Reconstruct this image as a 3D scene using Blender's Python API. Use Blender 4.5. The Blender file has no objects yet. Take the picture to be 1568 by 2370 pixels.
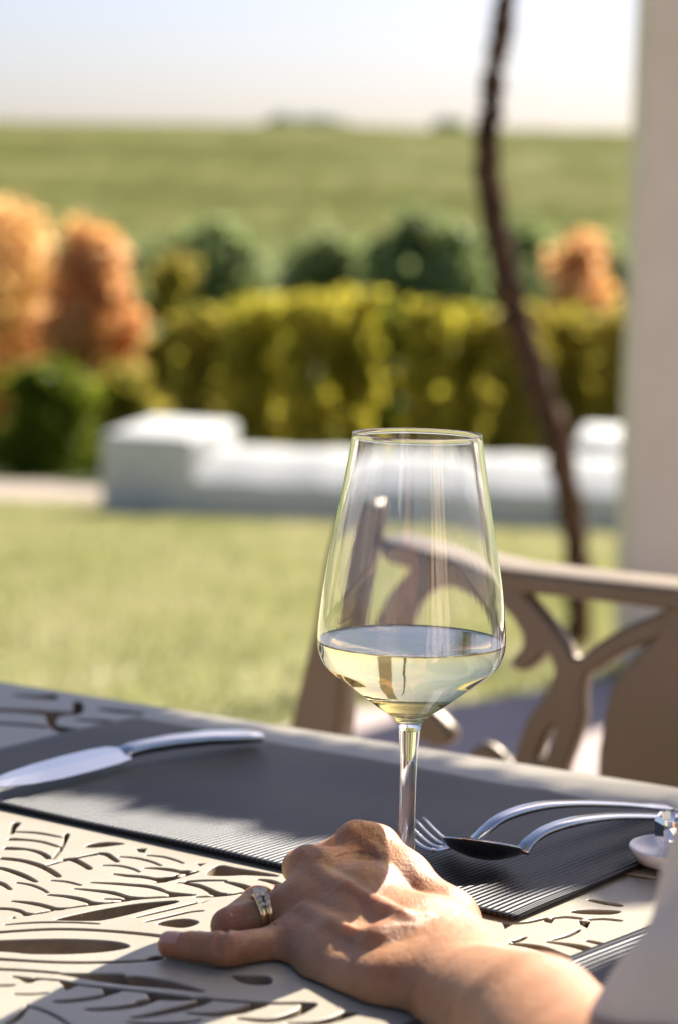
import bpy, bmesh, math, random
import numpy as np
from mathutils import Vector, Matrix
random.seed(7); rng = np.random.default_rng(7)
S = bpy.context.scene
COL = S.collection
R = math.radians

# ------------------------------------------------------------------ camera
F_PX, CX, CY = 5596.0, 784.0, 1185.0        # focal length and centre, in units of a 1568 x 2370 picture
EYE = Vector((0, 0, 1.062)); PITCH = R(6.98); ROLL = R(1.3)
cd = bpy.data.cameras.new('camera'); cam = bpy.data.objects.new('camera', cd); COL.objects.link(cam)
S.camera = cam
cam.matrix_world = Matrix.Translation(EYE) @ Matrix.Rotation(math.pi/2 - PITCH, 4, 'X') @ Matrix.Rotation(ROLL, 4, 'Z')
cd.sensor_fit = 'VERTICAL'; cd.sensor_height = 36.0; cd.lens = 36.0*F_PX/2370.0
cd.clip_start = 0.02; cd.clip_end = 6000
cd.dof.use_dof = True; cd.dof.focus_distance = 1.145; cd.dof.aperture_fstop = 6.6; cd.dof.aperture_blades = 0

# ------------------------------------------------------------------ sun, sky, exposure
SUN_AZ, SUN_EL = R(33), R(40)               # azimuth from +Y towards +X
SUN = Vector((math.sin(SUN_AZ)*math.cos(SUN_EL), math.cos(SUN_AZ)*math.cos(SUN_EL), math.sin(SUN_EL)))
w = bpy.data.worlds.new('World'); S.world = w; w.use_nodes = True
nt = w.node_tree; nt.nodes.clear()
sky = nt.nodes.new('ShaderNodeTexSky'); sky.sky_type = 'NISHITA'; sky.sun_disc = False
sky.sun_elevation = SUN_EL; sky.sun_rotation = SUN_AZ; sky.air_density = 0.9; sky.dust_density = 2.0; sky.ozone_density = 2.5
bg = nt.nodes.new('ShaderNodeBackground'); bg.inputs[1].default_value = 0.049
wo = nt.nodes.new('ShaderNodeOutputWorld')
tint = nt.nodes.new('ShaderNodeMix'); tint.data_type = 'RGBA'; tint.blend_type = 'MULTIPLY'; tint.inputs[0].default_value = 1.0
tint.inputs[7].default_value = (.94, .915, 1.015, 1)
nt.links.new(sky.outputs[0], tint.inputs[6]); nt.links.new(tint.outputs[2], bg.inputs[0]); nt.links.new(bg.outputs[0], wo.inputs[0])
sl = bpy.data.lights.new('sun', 'SUN'); sl.energy = 4.9; sl.angle = R(0.53); sl.color = (1.0, 0.93, 0.82)
so = bpy.data.objects.new('sun', sl); COL.objects.link(so)
so.rotation_euler = SUN.to_track_quat('Z', 'Y').to_euler()
so.location = (3, 3, 6)
S.view_settings.view_transform = 'Standard'; S.view_settings.look = 'None'
S.view_settings.exposure = 1.56; S.view_settings.gamma = 1.0; S.view_settings.use_curve_mapping = False
cy = S.cycles
cy.max_bounces = 16; cy.transmission_bounces = 16; cy.glossy_bounces = 8; cy.transparent_max_bounces = 12
cy.diffuse_bounces = 4; cy.caustics_refractive = True; cy.caustics_reflective = False
cy.blur_glossy = 0.3; cy.sample_clamp_indirect = 8.0
cy.use_denoising = True

# ------------------------------------------------------------------ picture <-> place
_M = cam.matrix_world.to_3x3()
def ray(px, py): return (_M @ Vector(((px-CX)/F_PX, -(py-CY)/F_PX, -1.0)))
def Z(px, py, z):                           # where the sight line meets height z
    d = ray(px, py); return EYE + d*((z-EYE.z)/d.z)
def Y(px, py, y):                           # where it meets distance y
    d = ray(px, py); return EYE + d*(y/d.y)
def onplane(px, py, p0, n):
    d = ray(px, py); return EYE + d*((p0-EYE).dot(n)/d.dot(n))
TZ = 0.74                                   # table top height

# ------------------------------------------------------------------ object helpers
def tag(o, label=None, cat=None, group=None, kind=None):
    if label: o['label'] = label
    if cat: o['category'] = cat
    if group: o['group'] = group
    if kind: o['kind'] = kind
    return o
def thing(name, loc, label, cat, group=None, rz=0):
    o = bpy.data.objects.new(name, None); COL.objects.link(o); o.location = loc; o.rotation_euler = (0, 0, rz)
    o.empty_display_size = 0.05
    return tag(o, label, cat, group)
def link(name, me, mat=None, parent=None, smooth=False):
    """mesh is in world coordinates; it is moved into the parent's frame"""
    o = bpy.data.objects.new(name, me); COL.objects.link(o)
    if mat is not None and not me.materials: me.materials.append(mat)
    if smooth: me.shade_smooth()
    if parent is not None:
        T = Matrix.Identity(4); q = parent; chain = []
        while q is not None: chain.append(q); q = q.parent
        for q in reversed(chain): T = T @ Matrix.LocRotScale(q.location, q.rotation_euler, q.scale)
        me.transform(T.inverted()); o.parent = parent
    return o
def mesh_of(name, verts, faces):
    me = bpy.data.meshes.new(name); me.from_pydata([tuple(v) for v in verts], [], faces); me.update(); return me
def bm_mesh(name, bm):
    me = bpy.data.meshes.new(name); bm.normal_update(); bm.to_mesh(me); bm.free(); return me
def box_bm(bm, x0, x1, y0, y1, z0, z1, M=None, bev=0, seg=2):
    r = bmesh.ops.create_cube(bm, size=1)
    T = Matrix.Translation(((x0+x1)/2, (y0+y1)/2, (z0+z1)/2)) @ Matrix.Diagonal((x1-x0, y1-y0, z1-z0, 1))
    if M is not None: T = M @ T
    bmesh.ops.transform(bm, matrix=T, verts=r['verts'])
    if bev:
        es = list({e for v in r['verts'] for e in v.link_edges})
        bmesh.ops.bevel(bm, geom=es, offset=bev, segments=seg, affect='EDGES', profile=0.5)
def lathe(profile, n=96, closed_top=False, closed_bot=False):
    vs, fs = [], []
    for r, z in profile:
        for k in range(n):
            a = 2*math.pi*k/n; vs.append((r*math.cos(a), r*math.sin(a), z))
    for i in range(len(profile)-1):
        for k in range(n):
            k2 = (k+1) % n
            fs.append(((i+1)*n+k, (i+1)*n+k2, i*n+k2, i*n+k))
    if closed_bot:
        vs.append((0, 0, profile[0][1])); c = len(vs)-1
        for k in range(n): fs.append((c, (k+1) % n, k))
    if closed_top:
        vs.append((0, 0, profile[-1][1])); c = len(vs)-1; b = (len(profile)-1)*n
        for k in range(n): fs.append((c, b+k, b+(k+1) % n))
    return vs, fs
def catmull(pts, sub=6, closed=False):
    P = [np.array(p, float) for p in pts]; n = len(P); out = []
    rngi = range(n) if closed else range(n-1)
    for i in rngi:
        p1, p2 = P[i], P[(i+1) % n]
        p0 = P[(i-1) % n] if (closed or i > 0) else 2*p1-p2
        p3 = P[(i+2) % n] if (closed or i+2 < n) else 2*p2-p1
        for k in range(sub):
            t = k/sub
            out.append(0.5*((2*p1)+(-p0+p2)*t+(2*p0-5*p1+4*p2-p3)*t*t+(-p0+3*p1-3*p2+p3)*t**3))
    if not closed: out.append(P[-1])
    return out
def tube(pts, radii, n=12, cap=True, flat=None):
    """swept tube; flat = (up vector, factor) squashes the section along up"""
    P = [Vector(p) for p in pts]; vs, fs = [], []
    up0 = Vector(flat[0]) if flat else Vector((0.13, 0.21, 0.97))
    for i, p in enumerate(P):
        t = (P[min(i+1, len(P)-1)] - P[max(i-1, 0)]).normalized()
        s = t.cross(up0)
        if s.length < 1e-4: s = t.cross(Vector((1, 0, 0)))
        s.normalize(); u = s.cross(t).normalized()
        r = radii[i]; ru = r*(flat[1][i] if flat and hasattr(flat[1], '__len__') else (flat[1] if flat else 1))
        for k in range(n):
            a = 2*math.pi*k/n
            vs.append(p + s*math.cos(a)*r + u*math.sin(a)*ru)
    for i in range(len(P)-1):
        for k in range(n):
            k2 = (k+1) % n; fs.append((i*n+k, i*n+k2, (i+1)*n+k2, (i+1)*n+k))
    if cap:
        fs.append(tuple(range(n-1, -1, -1))); b = (len(P)-1)*n; fs.append(tuple(b+k for k in range(n)))
    return vs, fs
def merge(parts):
    vs, fs = [], []
    for v, f in parts:
        o = len(vs); vs += list(v); fs += [tuple(i+o for i in q) for q in f]
    return vs, fs
def area2(p): return 0.5*sum(p[i][0]*p[(i+1) % len(p)][1]-p[(i+1) % len(p)][0]*p[i][1] for i in range(len(p)))
def plate(name, outer, holes, thick, bev, M):
    """flat plate with holes: 2D outlines, thickness and softened edges; local z 0 is the middle"""
    cu = bpy.data.curves.new(name, 'CURVE'); cu.dimensions = '2D'; cu.fill_mode = 'BOTH'
    cu.extrude = thick/2-bev; cu.bevel_depth = bev; cu.bevel_resolution = 1
    for i, pl in enumerate([outer]+holes):
        if (area2(pl) > 0) != (i == 0): pl = pl[::-1]
        sp = cu.splines.new('POLY'); sp.points.add(len(pl)-1); sp.use_cyclic_u = True
        for q, (a, b) in zip(sp.points, pl): q.co = (a, b, 0, 1)
    o = bpy.data.objects.new(name+'_c', cu); COL.objects.link(o)
    dg = bpy.context.evaluated_depsgraph_get(); me = bpy.data.meshes.new_from_object(o.evaluated_get(dg))
    bpy.data.objects.remove(o); bpy.data.curves.remove(cu)
    bm = bmesh.new(); bm.from_mesh(me); bmesh.ops.remove_doubles(bm, verts=bm.verts, dist=1e-6)
    bmesh.ops.recalc_face_normals(bm, faces=bm.faces); bm.to_mesh(me); bm.free()
    me.name = name; me.transform(M)
    return me

# ------------------------------------------------------------------ materials
def mat(name, color=(.5, .5, .5), rough=.6, spec=.5, metal=0, **kw):
    m = bpy.data.materials.new(name); m.use_nodes = True
    b = m.node_tree.nodes['Principled BSDF']
    b.inputs['Base Color'].default_value = (*color, 1); b.inputs['Roughness'].default_value = rough
    b.inputs['Specular IOR Level'].default_value = spec; b.inputs['Metallic'].default_value = metal
    for k, v in kw.items(): b.inputs[k.replace('_', ' ')].default_value = v
    return m
def nodes(m): return m.node_tree.nodes, m.node_tree.links, m.node_tree.nodes['Principled BSDF']
def noise_color(m, stops, scale=5, detail=6, rough=.6, coord='Object', stretch=(1, 1, 1), dist=0):
    N, L, b = nodes(m)
    tc = N.new('ShaderNodeTexCoord'); mp = N.new('ShaderNodeMapping'); mp.inputs['Scale'].default_value = stretch
    n = N.new('ShaderNodeTexNoise'); n.inputs['Scale'].default_value = scale; n.inputs['Detail'].default_value = detail
    n.inputs['Roughness'].default_value = rough; n.inputs['Distortion'].default_value = dist
    r = N.new('ShaderNodeValToRGB')
    while len(r.color_ramp.elements) < len(stops): r.color_ramp.elements.new(.5)
    for e, (p, c) in zip(r.color_ramp.elements, stops): e.position = p; e.color = (*c, 1)
    L.new(tc.outputs[coord], mp.inputs[0]); L.new(mp.outputs[0], n.inputs[0]); L.new(n.outputs[0], r.inputs[0]); L.new(r.outputs[0], b.inputs['Base Color'])
    return n, r
def bump(m, scale, strength, dist=.001, detail=4, coord='Object', stretch=(1, 1, 1), chain=None):
    N, L, b = nodes(m)
    tc = N.new('ShaderNodeTexCoord'); mp = N.new('ShaderNodeMapping'); mp.inputs['Scale'].default_value = stretch
    n = N.new('ShaderNodeTexNoise'); n.inputs['Scale'].default_value = scale; n.inputs['Detail'].default_value = detail
    bp = N.new('ShaderNodeBump'); bp.inputs['Strength'].default_value = strength; bp.inputs['Distance'].default_value = dist
    L.new(tc.outputs[coord], mp.inputs[0]); L.new(mp.outputs[0], n.inputs[0]); L.new(n.outputs[0], bp.inputs['Height'])
    if chain: L.new(chain.outputs[0], bp.inputs['Normal'])
    L.new(bp.outputs[0], b.inputs['Normal']); return bp
def leaf_mat(name, cols, transl=.45, tint=(1, 1, 1), scale=1.5):
    m = bpy.data.materials.new(name); m.use_nodes = True; N = m.node_tree.nodes; L = m.node_tree.links; N.clear()
    out = N.new('ShaderNodeOutputMaterial'); d = N.new('ShaderNodeBsdfPrincipled'); t = N.new('ShaderNodeBsdfTranslucent'); mx = N.new('ShaderNodeMixShader')
    d.inputs['Roughness'].default_value = .5; d.inputs['Specular IOR Level'].default_value = .12
    g = N.new('ShaderNodeNewGeometry'); tc = N.new('ShaderNodeTexCoord'); n = N.new('ShaderNodeTexNoise'); n.inputs['Scale'].default_value = scale; n.inputs['Detail'].default_value = 2
    a = N.new('ShaderNodeMath'); a.operation = 'MULTIPLY_ADD'; a.inputs[1].default_value = .45
    s = N.new('ShaderNodeMath'); s.operation = 'MULTIPLY_ADD'; s.inputs[1].default_value = 1.6; s.inputs[2].default_value = -.52
    L.new(tc.outputs['Object'], n.inputs[0]); L.new(n.outputs[0], s.inputs[0]); L.new(g.outputs['Random Per Island'], a.inputs[0]); L.new(s.outputs[0], a.inputs[2])
    r = N.new('ShaderNodeValToRGB')
    while len(r.color_ramp.elements) < len(cols): r.color_ramp.elements.new(.5)
    for i, (e, c) in enumerate(zip(r.color_ramp.elements, cols)): e.position = i/(len(cols)-1); e.color = (*c, 1)
    L.new(a.outputs[0], r.inputs[0]); L.new(r.outputs[0], d.inputs['Base Color'])
    L.new(r.outputs[0], t.inputs[0]); mx.inputs[0].default_value = transl
    L.new(d.outputs[0], mx.inputs[1]); L.new(t.outputs[0], mx.inputs[2]); L.new(mx.outputs[0], out.inputs[0])
    return m

M_plaster = mat('white_plaster', (.80, .81, .82), .8, .3); noise_color(M_plaster, [(.3, (.62, .64, .62)), (.7, (.76, .77, .75))], 4); bump(M_plaster, 60, .4, .004)
M_column = mat('column_plaster', (.6, .53, .47), .85, .2); noise_color(M_column, [(.3, (.50, .41, .325)), (.7, (.56, .465, .375))], 6); bump(M_column, 90, .5, .004)
M_patio = mat('patio_stone', (.5, .42, .38), .8, .3); noise_color(M_patio, [(.3, (.56, .43, .39)), (.7, (.68, .55, .50))], 9); bump(M_patio, 40, .4, .004)
M_path = mat('gravel_path', (.5, .42, .35), .9, .2); noise_color(M_path, [(.3, (.42, .33, .27)), (.7, (.55, .46, .38))], 12)
M_soil = mat('ground_soil', (.1, .12, .04), .95, .1); noise_color(M_soil, [(.3, (.06, .085, .025)), (.7, (.13, .16, .05))], .6)
M_lawn = mat('lawn_ground', (.3, .33, .1), .9, .1); noise_color(M_lawn, [(.25, (.38, .38, .15)), (.5, (.50, .47, .23)), (.75, (.64, .57, .36))], 2.2, 5)
M_grass = leaf_mat('grass_blade', [(.36, .37, .12), (.52, .50, .20), (.68, .59, .34)], .4, scale=2.0)
M_bark = mat('vine_bark', (.06, .035, .022), .9, .2); noise_color(M_bark, [(.3, (.028, .015, .009)), (.7, (.10, .055, .035))], 30, stretch=(1, 1, .2)); bump(M_bark, 40, .9, .02, stretch=(1, 1, .15))
M_table = mat('cream_cast_metal', (.62, .54, .43), .42, .45); noise_color(M_table, [(.3, (.49, .415, .31)), (.7, (.57, .49, .38))], 14); bump(M_table, 900, .22, .0006)
M_chair = mat('brown_cast_metal', (.2, .15, .1), .42, .8, .3); noise_color(M_chair, [(.3, (.20, .135, .075)), (.7, (.25, .175, .10))], 12); bump(M_chair, 300, .3, .002)
M_steel = mat('polished_steel', (.66, .655, .64), .2, .5, 1.0); bump(M_steel, 120, .05, .0006, stretch=(1, 8, 1))
M_gold = mat('gold', (.80, .60, .32), .16, .5, 1.0)
M_stone = mat('ring_stone', (1, 1, 1), .02, .8, IOR=2.0); M_stone.node_tree.nodes['Principled BSDF'].inputs['Transmission Weight'].default_value = .7
M_glass = mat('clear_glass', (1, 1, 1), 0, .5, IOR=1.5); M_glass.node_tree.nodes['Principled BSDF'].inputs['Transmission Weight'].default_value = 1
bump(M_glass, 90, .07, .0006, 3, stretch=(1, 1, .06))
M_wine = mat('white_wine', (1.0, .87, .46), 0, .5, IOR=1.34); M_wine.node_tree.nodes['Principled BSDF'].inputs['Transmission Weight'].default_value = 1
M_porc = mat('white_porcelain', (.82, .78, .75), .25, .5)
M_blouse = mat('pale_linen', (.60, .50, .45), .9, .15); noise_color(M_blouse, [(.3, (.68, .56, .50)), (.7, (.76, .64, .58))], 25)
_b0 = bump(M_blouse, 40, .5, .01, 5, stretch=(1, 1, .4)); _b = bump(M_blouse, 700, .5, .001, chain=_b0)
M_nail = mat('fingernail', (.55, .29, .21), .32, .5)
M_dark = mat('dark_underside', (.03, .03, .03), .6)

# skin
M_skin = mat('skin', (.62, .36, .235), .5, .38)
_n, _r = noise_color(M_skin, [(.28, (.41, .19, .095)), (.5, (.51, .26, .14)), (.74, (.60, .335, .195))], 38, 5)
_N, _L, _B = nodes(M_skin)
_B.inputs['Subsurface Weight'].default_value = .35; _B.inputs['Subsurface Radius'].default_value = (1.0, .28, .12); _B.inputs['Subsurface Scale'].default_value = .009
_bp = bump(M_skin, 240, .6, .0011, 6); bump(M_skin, 1000, .6, .0005, 3, stretch=(1, .35, 1), chain=_bp)

# woven placemat with fine ribs along one direction
M_mat = mat('charcoal_woven_mat', (.05, .05, .055), .42, .17)
_N, _L, _B = nodes(M_mat)
_tc = _N.new('ShaderNodeTexCoord'); _wv = _N.new('ShaderNodeTexWave'); _wv.wave_type = 'BANDS'; _wv.bands_direction = 'X'; _wv.inputs['Scale'].default_value = 95
_wv.inputs['Distortion'].default_value = .15
_w2 = _N.new('ShaderNodeTexWave'); _w2.bands_direction = 'Y'; _w2.inputs['Scale'].default_value = 300
_L.new(_tc.outputs['Object'], _wv.inputs[0]); _L.new(_tc.outputs['Object'], _w2.inputs[0])
_mr = _N.new('ShaderNodeValToRGB'); _mr.color_ramp.elements[0].color = (.006, .006, .007, 1); _mr.color_ramp.elements[1].color = (.034, .031, .034, 1)
_L.new(_wv.outputs[1], _mr.inputs[0]); _L.new(_mr.outputs[0], _B.inputs['Base Color'])
_ad = _N.new('ShaderNodeMath'); _ad.operation = 'MULTIPLY_ADD'; _ad.inputs[1].default_value = .05
_L.new(_w2.outputs[1], _ad.inputs[0]); _L.new(_wv.outputs[1], _ad.inputs[2])
_bb = _N.new('ShaderNodeBump'); _bb.inputs['Strength'].default_value = .8; _bb.inputs['Distance'].default_value = .0010
_L.new(_ad.outputs[0], _bb.inputs['Height']); _L.new(_bb.outputs[0], _B.inputs['Normal'])

# hillside of vine rows
M_hill = mat('vineyard_hill', (.2, .24, .08), .95, .1)
_n, _r = noise_color(M_hill, [(.3, (.20, .25, .075)), (.5, (.28, .31, .11)), (.7, (.38, .38, .16))], .02, 4, stretch=(.35, 1.6, 1))
M_rows = leaf_mat('vine_row_leaves', [(.48, .50, .19), (.60, .60, .26), (.74, .70, .36)], .5, scale=.03)
M_yel = leaf_mat('yellow_green_leaves', [(.20, .22, .02), (.52, .47, .05), (.78, .68, .09), (.88, .78, .16)], .6, scale=1.6)
M_green = leaf_mat('green_leaves', [(.08, .12, .012), (.24, .30, .02), (.44, .46, .05)], .5, scale=2)
M_olive = leaf_mat('olive_leaves', [(.26, .26, .03), (.50, .43, .06), (.72, .55, .10)], .55, scale=2)
M_orange = leaf_mat('orange_leaves', [(.58, .48, .13), (.86, .48, .18), (.95, .55, .28), (.92, .64, .40)], .65, scale=1.4)
M_under = leaf_mat('dark_olive_leaves', [(.06, .08, .015), (.13, .15, .02), (.24, .25, .04)], .35, scale=2)
M_orange2 = leaf_mat('golden_orange_leaves', [(.58, .50, .14), (.84, .52, .20), (.92, .60, .30), (.92, .72, .46)], .65, scale=1.0)
M_dkgreen = leaf_mat('dark_green_leaves', [(.20, .24, .11), (.32, .37, .16), (.44, .48, .22)], .5, scale=.5)
M_blue = leaf_mat('far_tree_leaves', [(.20, .27, .22), (.30, .38, .30)], .2, scale=.3)
M_vleaf = leaf_mat('grape_leaves', [(.06, .10, .015), (.14, .19, .03), (.26, .27, .05)], .35, scale=3)

def scale_colour(m, f):
    for n in m.node_tree.nodes:
        if n.type == 'VALTORGB':
            for e in n.color_ramp.elements: e.color = (*[min(1, e.color[i]*(f if not hasattr(f, '__len__') else f[i])) for i in range(3)], 1)
for m_ in (M_yel, M_green, M_olive, M_under, M_vleaf): scale_colour(m_, .78)
for m_ in (M_orange, M_orange2): scale_colour(m_, (.86, .87, .82))
for m_ in (M_rows, M_hill): scale_colour(m_, (.80, .80, .86))
for m_ in (M_dkgreen, M_blue): scale_colour(m_, (.93, .96, .86))
for m_ in (M_lawn, M_grass): scale_colour(m_, (.73, .755, .84))
scale_colour(M_column, (1.26, 1.38, 1.36))
scale_colour(M_table, (.60, .615, .60)); scale_colour(M_plaster, (.76, .745, .73)); scale_colour(M_patio, .62); scale_colour(M_path, .62); scale_colour(M_skin, (.74, .69, .60)); scale_colour(M_chair, (.80, .82, .80)); scale_colour(M_blouse, (.96, .96, .93))
# ------------------------------------------------------------------ ground
def gz(d):
    P = [(-200, 0), (6, 0), (20, -1.02), (60, -2.4), (112, -3.0), (200, 1.8), (300, 8.2), (400, 13.4), (440, 15.1), (600, 12), (900, 4)]
    for (a, za), (b, zb) in zip(P, P[1:]):
        if d <= b: t = (d-a)/(b-a); return za+(zb-za)*t
    return P[-1][1]
def ground_sheet(name, xs, ys, off, m, warp=0):
    vs = [(x, y, gz(y)+off+(warp*math.sin(x*.013+1)*(max(0, y-150)/300))) for y in ys for x in xs]
    nx = len(xs); fs = [(j*nx+i, j*nx+i+1, (j+1)*nx+i+1, (j+1)*nx+i) for j in range(len(ys)-1) for i in range(nx-1)]
    o = link(name, mesh_of(name, vs, fs), m); tag(o, kind='structure'); return o
ground_sheet('ground', [-900, -300, -80, -25, -8, 0, 8, 25, 80, 300, 900], [-200, 0, 6, 20, 40, 60, 90, 112], -.03, M_soil)
hill = ground_sheet('vineyard_hillside', list(np.linspace(-900, 900, 61)), [112, 125, 140, 160, 180, 200, 230, 260, 300, 340, 380, 400, 420, 440, 500, 600, 900], -.03, M_hill, 0.7)
# vine rows: bumpy ridges of leaves, nobody could count the plants
vs, fs = [], []
for yrow in np.concatenate([np.arange(116, 300, 3.4), np.arange(302, 438, 6.0)]):
    half = yrow*.24+6; n = 46; base = len(vs)
    for i in range(n+1):
        x = -half+2*half*i/n; yy = yrow+3*math.sin(x*.03+yrow*.02)
        z = gz(yy)-.05+0.7*math.sin(x*.013+1)*(max(0, yy-150)/300)
        h = 1.25+.5*random.random(); wd = .55+.2*random.random()
        vs += [(x, yy-wd, z), (x, yy-wd*.7, z+h*.75), (x, yy, z+h), (x, yy+wd, z)]
    for i in range(n):
        a = base+i*4
        if random.random() < .03: continue
        for k in range(3): fs.append((a+k, a+4+k, a+5+k, a+1+k))
o = link('vine_rows', mesh_of('vine_rows', vs, fs), M_rows); tag(o, 'rows of green vines climbing the far hillside', 'vineyard', kind='stuff')

# patio: polygon whose far border follows the photograph
edge = [Z(-3000, 1700, 0)]
edge = [Vector((-6, 3.2, 0)), Vector((-1.2, 4.0, 0)), Z(600, 1735, 0), Z(811, 1672, 0), Z(1078, 1655, 0), Z(1406, 1600, 0), Vector((2.2, 6.2, 0)), Vector((8, 7, 0)), Vector((8, -4, 0)), Vector((-6, -4, 0))]
bm = bmesh.new(); bm.faces.new([bm.verts.new((p.x, p.y, .03)) for p in edge][::-1]); r = bmesh.ops.extrude_face_region(bm, geom=bm.faces[:])
bmesh.ops.translate(bm, vec=(0, 0, -.05), verts=[v for v in r['geom'] if isinstance(v, bmesh.types.BMVert)]); bmesh.ops.recalc_face_normals(bm, faces=bm.faces)
tag(link('patio', bm_mesh('patio', bm), M_patio), kind='structure')
# lawn sheet and its grass
ground_sheet('lawn', [-7, -4, -2, -1, 0, 1, 2, 4, 7], [3.0, 6, 8, 10, 12, 12.9], -.004, M_lawn)
ground_sheet('path', [-9, -4, -1.7, 3, 9], [12.9, 14, 15.6], -.002, M_path)
N_ = 70000
gy = 4.2+8.6*rng.random(N_)**.8; gx = (rng.random(N_)-.5)*2*(gy*.16+.25)
keep = np.ones(N_, bool)
A = [(p.x, p.y) for p in edge]
def inside(px_, py_, poly):
    c = np.zeros(len(px_), bool); n = len(poly)
    for i in range(n):
        x1, y1 = poly[i]; x2, y2 = poly[(i+1) % n]
        cond = ((y1 > py_) != (y2 > py_)); xi = (x2-x1)*(py_-y1)/((y2-y1) if y2 != y1 else 1e-9)+x1
        c ^= cond & (px_ < xi)
    return c
keep &= ~inside(gx, gy, A)
gx, gy = gx[keep], gy[keep]; n = len(gx); gzv = np.interp(gy, [0, 6, 20], [0, 0, -1.02])
ang = rng.random(n)*6.283; hh = .02+.028*rng.random(n); wd = .003+.003*rng.random(n)*1.5; lean = (rng.random((n, 2))-.5)*.03
V = np.zeros((n, 3, 3)); V[:, 0] = np.c_[gx-np.cos(ang)*wd, gy-np.sin(ang)*wd, gzv-.004]; V[:, 1] = np.c_[gx+np.cos(ang)*wd, gy+np.sin(ang)*wd, gzv-.004]; V[:, 2] = np.c_[gx+lean[:, 0], gy+lean[:, 1], gzv+hh]
def np_mesh(name, V, k):
    n = V.shape[0]; me = bpy.data.meshes.new(name); me.vertices.add(n*k); me.vertices.foreach_set('co', V.reshape(-1))
    me.loops.add(n*k); me.loops.foreach_set('vertex_index', np.arange(n*k)); me.polygons.add(n)
    me.polygons.foreach_set('loop_start', np.arange(n)*k); me.update(calc_edges=True); me.validate(); return me
o = link('grass', np_mesh('grass', V, 3), M_grass); tag(o, 'short sunlit yellow green lawn grass beyond the terrace', 'grass', kind='stuff')

# ------------------------------------------------------------------ foliage
def leaves(centres, radii, count, size, seed, squash=.9, shell=.4):
    g = np.random.default_rng(seed); c = np.array(centres, float); r = np.array(radii, float)
    if r.ndim == 1: r = np.stack([r, r, r*squash], 1)
    wgt = (r[:, 0]*r[:, 2]); wgt = wgt/wgt.sum(); idx = g.choice(len(c), count, p=wgt)
    d = g.normal(size=(count, 3)); d /= np.linalg.norm(d, axis=1)[:, None]
    rad = (shell+(1-shell)*g.random(count))**1.0*(1+.26*g.normal(size=count))
    p = c[idx]+d*r[idx]*rad[:, None]
    n = d+.9*g.normal(size=(count, 3)); n /= np.linalg.norm(n, axis=1)[:, None]
    a = np.cross(n, g.normal(size=(count, 3))); a /= np.linalg.norm(a, axis=1)[:, None]; b = np.cross(n, a)
    s = (size*(.6+.8*g.random(count)))[:, None]
    V = np.zeros((count, 4, 3)); V[:, 0] = p-a*s; V[:, 1] = p-b*s*.55; V[:, 2] = p+a*s; V[:, 3] = p+b*s*.55
    return V
def plant(name, x, y, wdt, hgt, m, label, cat, count, leaf, seed, group=None, low=.1, clumps=14, trunk=.04, col=False, zb=None, mt=None):
    z0 = gz(y)-.03 if zb is None else zb
    g = random.Random(seed); t = thing(name, (x, y, z0), label, cat, group)
    cs, rs = [], []
    for k in range(clumps):
        a = g.random()*6.28; q = g.random()**.5; f = (k+.5)/clumps
        cr = wdt*(.15+.12*g.random())
        if col:
            top_ = hgt*(.94+.06*g.random()) if k < clumps-1 else hgt
            rr = max(.02*wdt, wdt*.5-cr); zz = max(cr*.8, min(top_-cr*.85, (low+(1-low)*g.random()**.8)*hgt))
        else:
            t_ = 2*f-1; rr = max(.02*wdt, wdt*.5*math.sqrt(max(.16, 1-(t_*.95)**2))-cr*.7); q = g.random()**.35; cr *= 1-.2*max(0, t_); zz = (low+(1-low)*f)*hgt-cr*.5
            if k == clumps-1: zz = hgt-cr*.95
        cs.append((x+math.cos(a)*rr*q, y+math.sin(a)*rr*q, z0+max(cr*.8, zz))); rs.append(cr)
    lo_ = min(c[0]-r_ for c, r_ in zip(cs, rs)); hi_ = max(c[0]+r_ for c, r_ in zip(cs, rs)); ks_ = wdt/(hi_-lo_)
    cs = [(x+(c[0]-(lo_+hi_)/2)*ks_, c[1], c[2]) for c in cs]; rs = [r_*max(1, ks_) for r_ in rs]
    link('crown', np_mesh('crown', leaves(cs, rs, count, leaf, seed), 4), m, t)
    parts = [tube([(x, y, z0-.05), (x+.02*wdt, y, z0+hgt*.35), (x-.03*wdt, y, z0+hgt*.75)], [trunk, trunk*.75, trunk*.3], 8)]
    for k in range(5):
        c = cs[g.randrange(len(cs))]; parts.append(tube([(x, y, z0+hgt*(.15+.3*g.random())), ((x+c[0])/2, (y+c[1])/2, (z0+hgt*.3+c[2])/2+.05), c], [trunk*.5, trunk*.35, trunk*.12], 6))
    link('trunk', mesh_of('trunk', *merge(parts)), mt or M_bark, t, True)
    return t
def PX(x0, x1, ytop, d):                      # place a plant by the width and top it should show at distance d
    a, b = Y(x0, ytop, d), Y(x1, ytop, d); return (a.x+b.x)/2, d, b.x-a.x, a.z*.5+b.z*.5-(gz(d)-.03)
def put(name, x0, x1, yt, d, *a, **k):
    x, y, w_, h_ = PX(x0, x1, yt, d); return plant(name, x, y, w_, h_, *a, **k)
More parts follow.
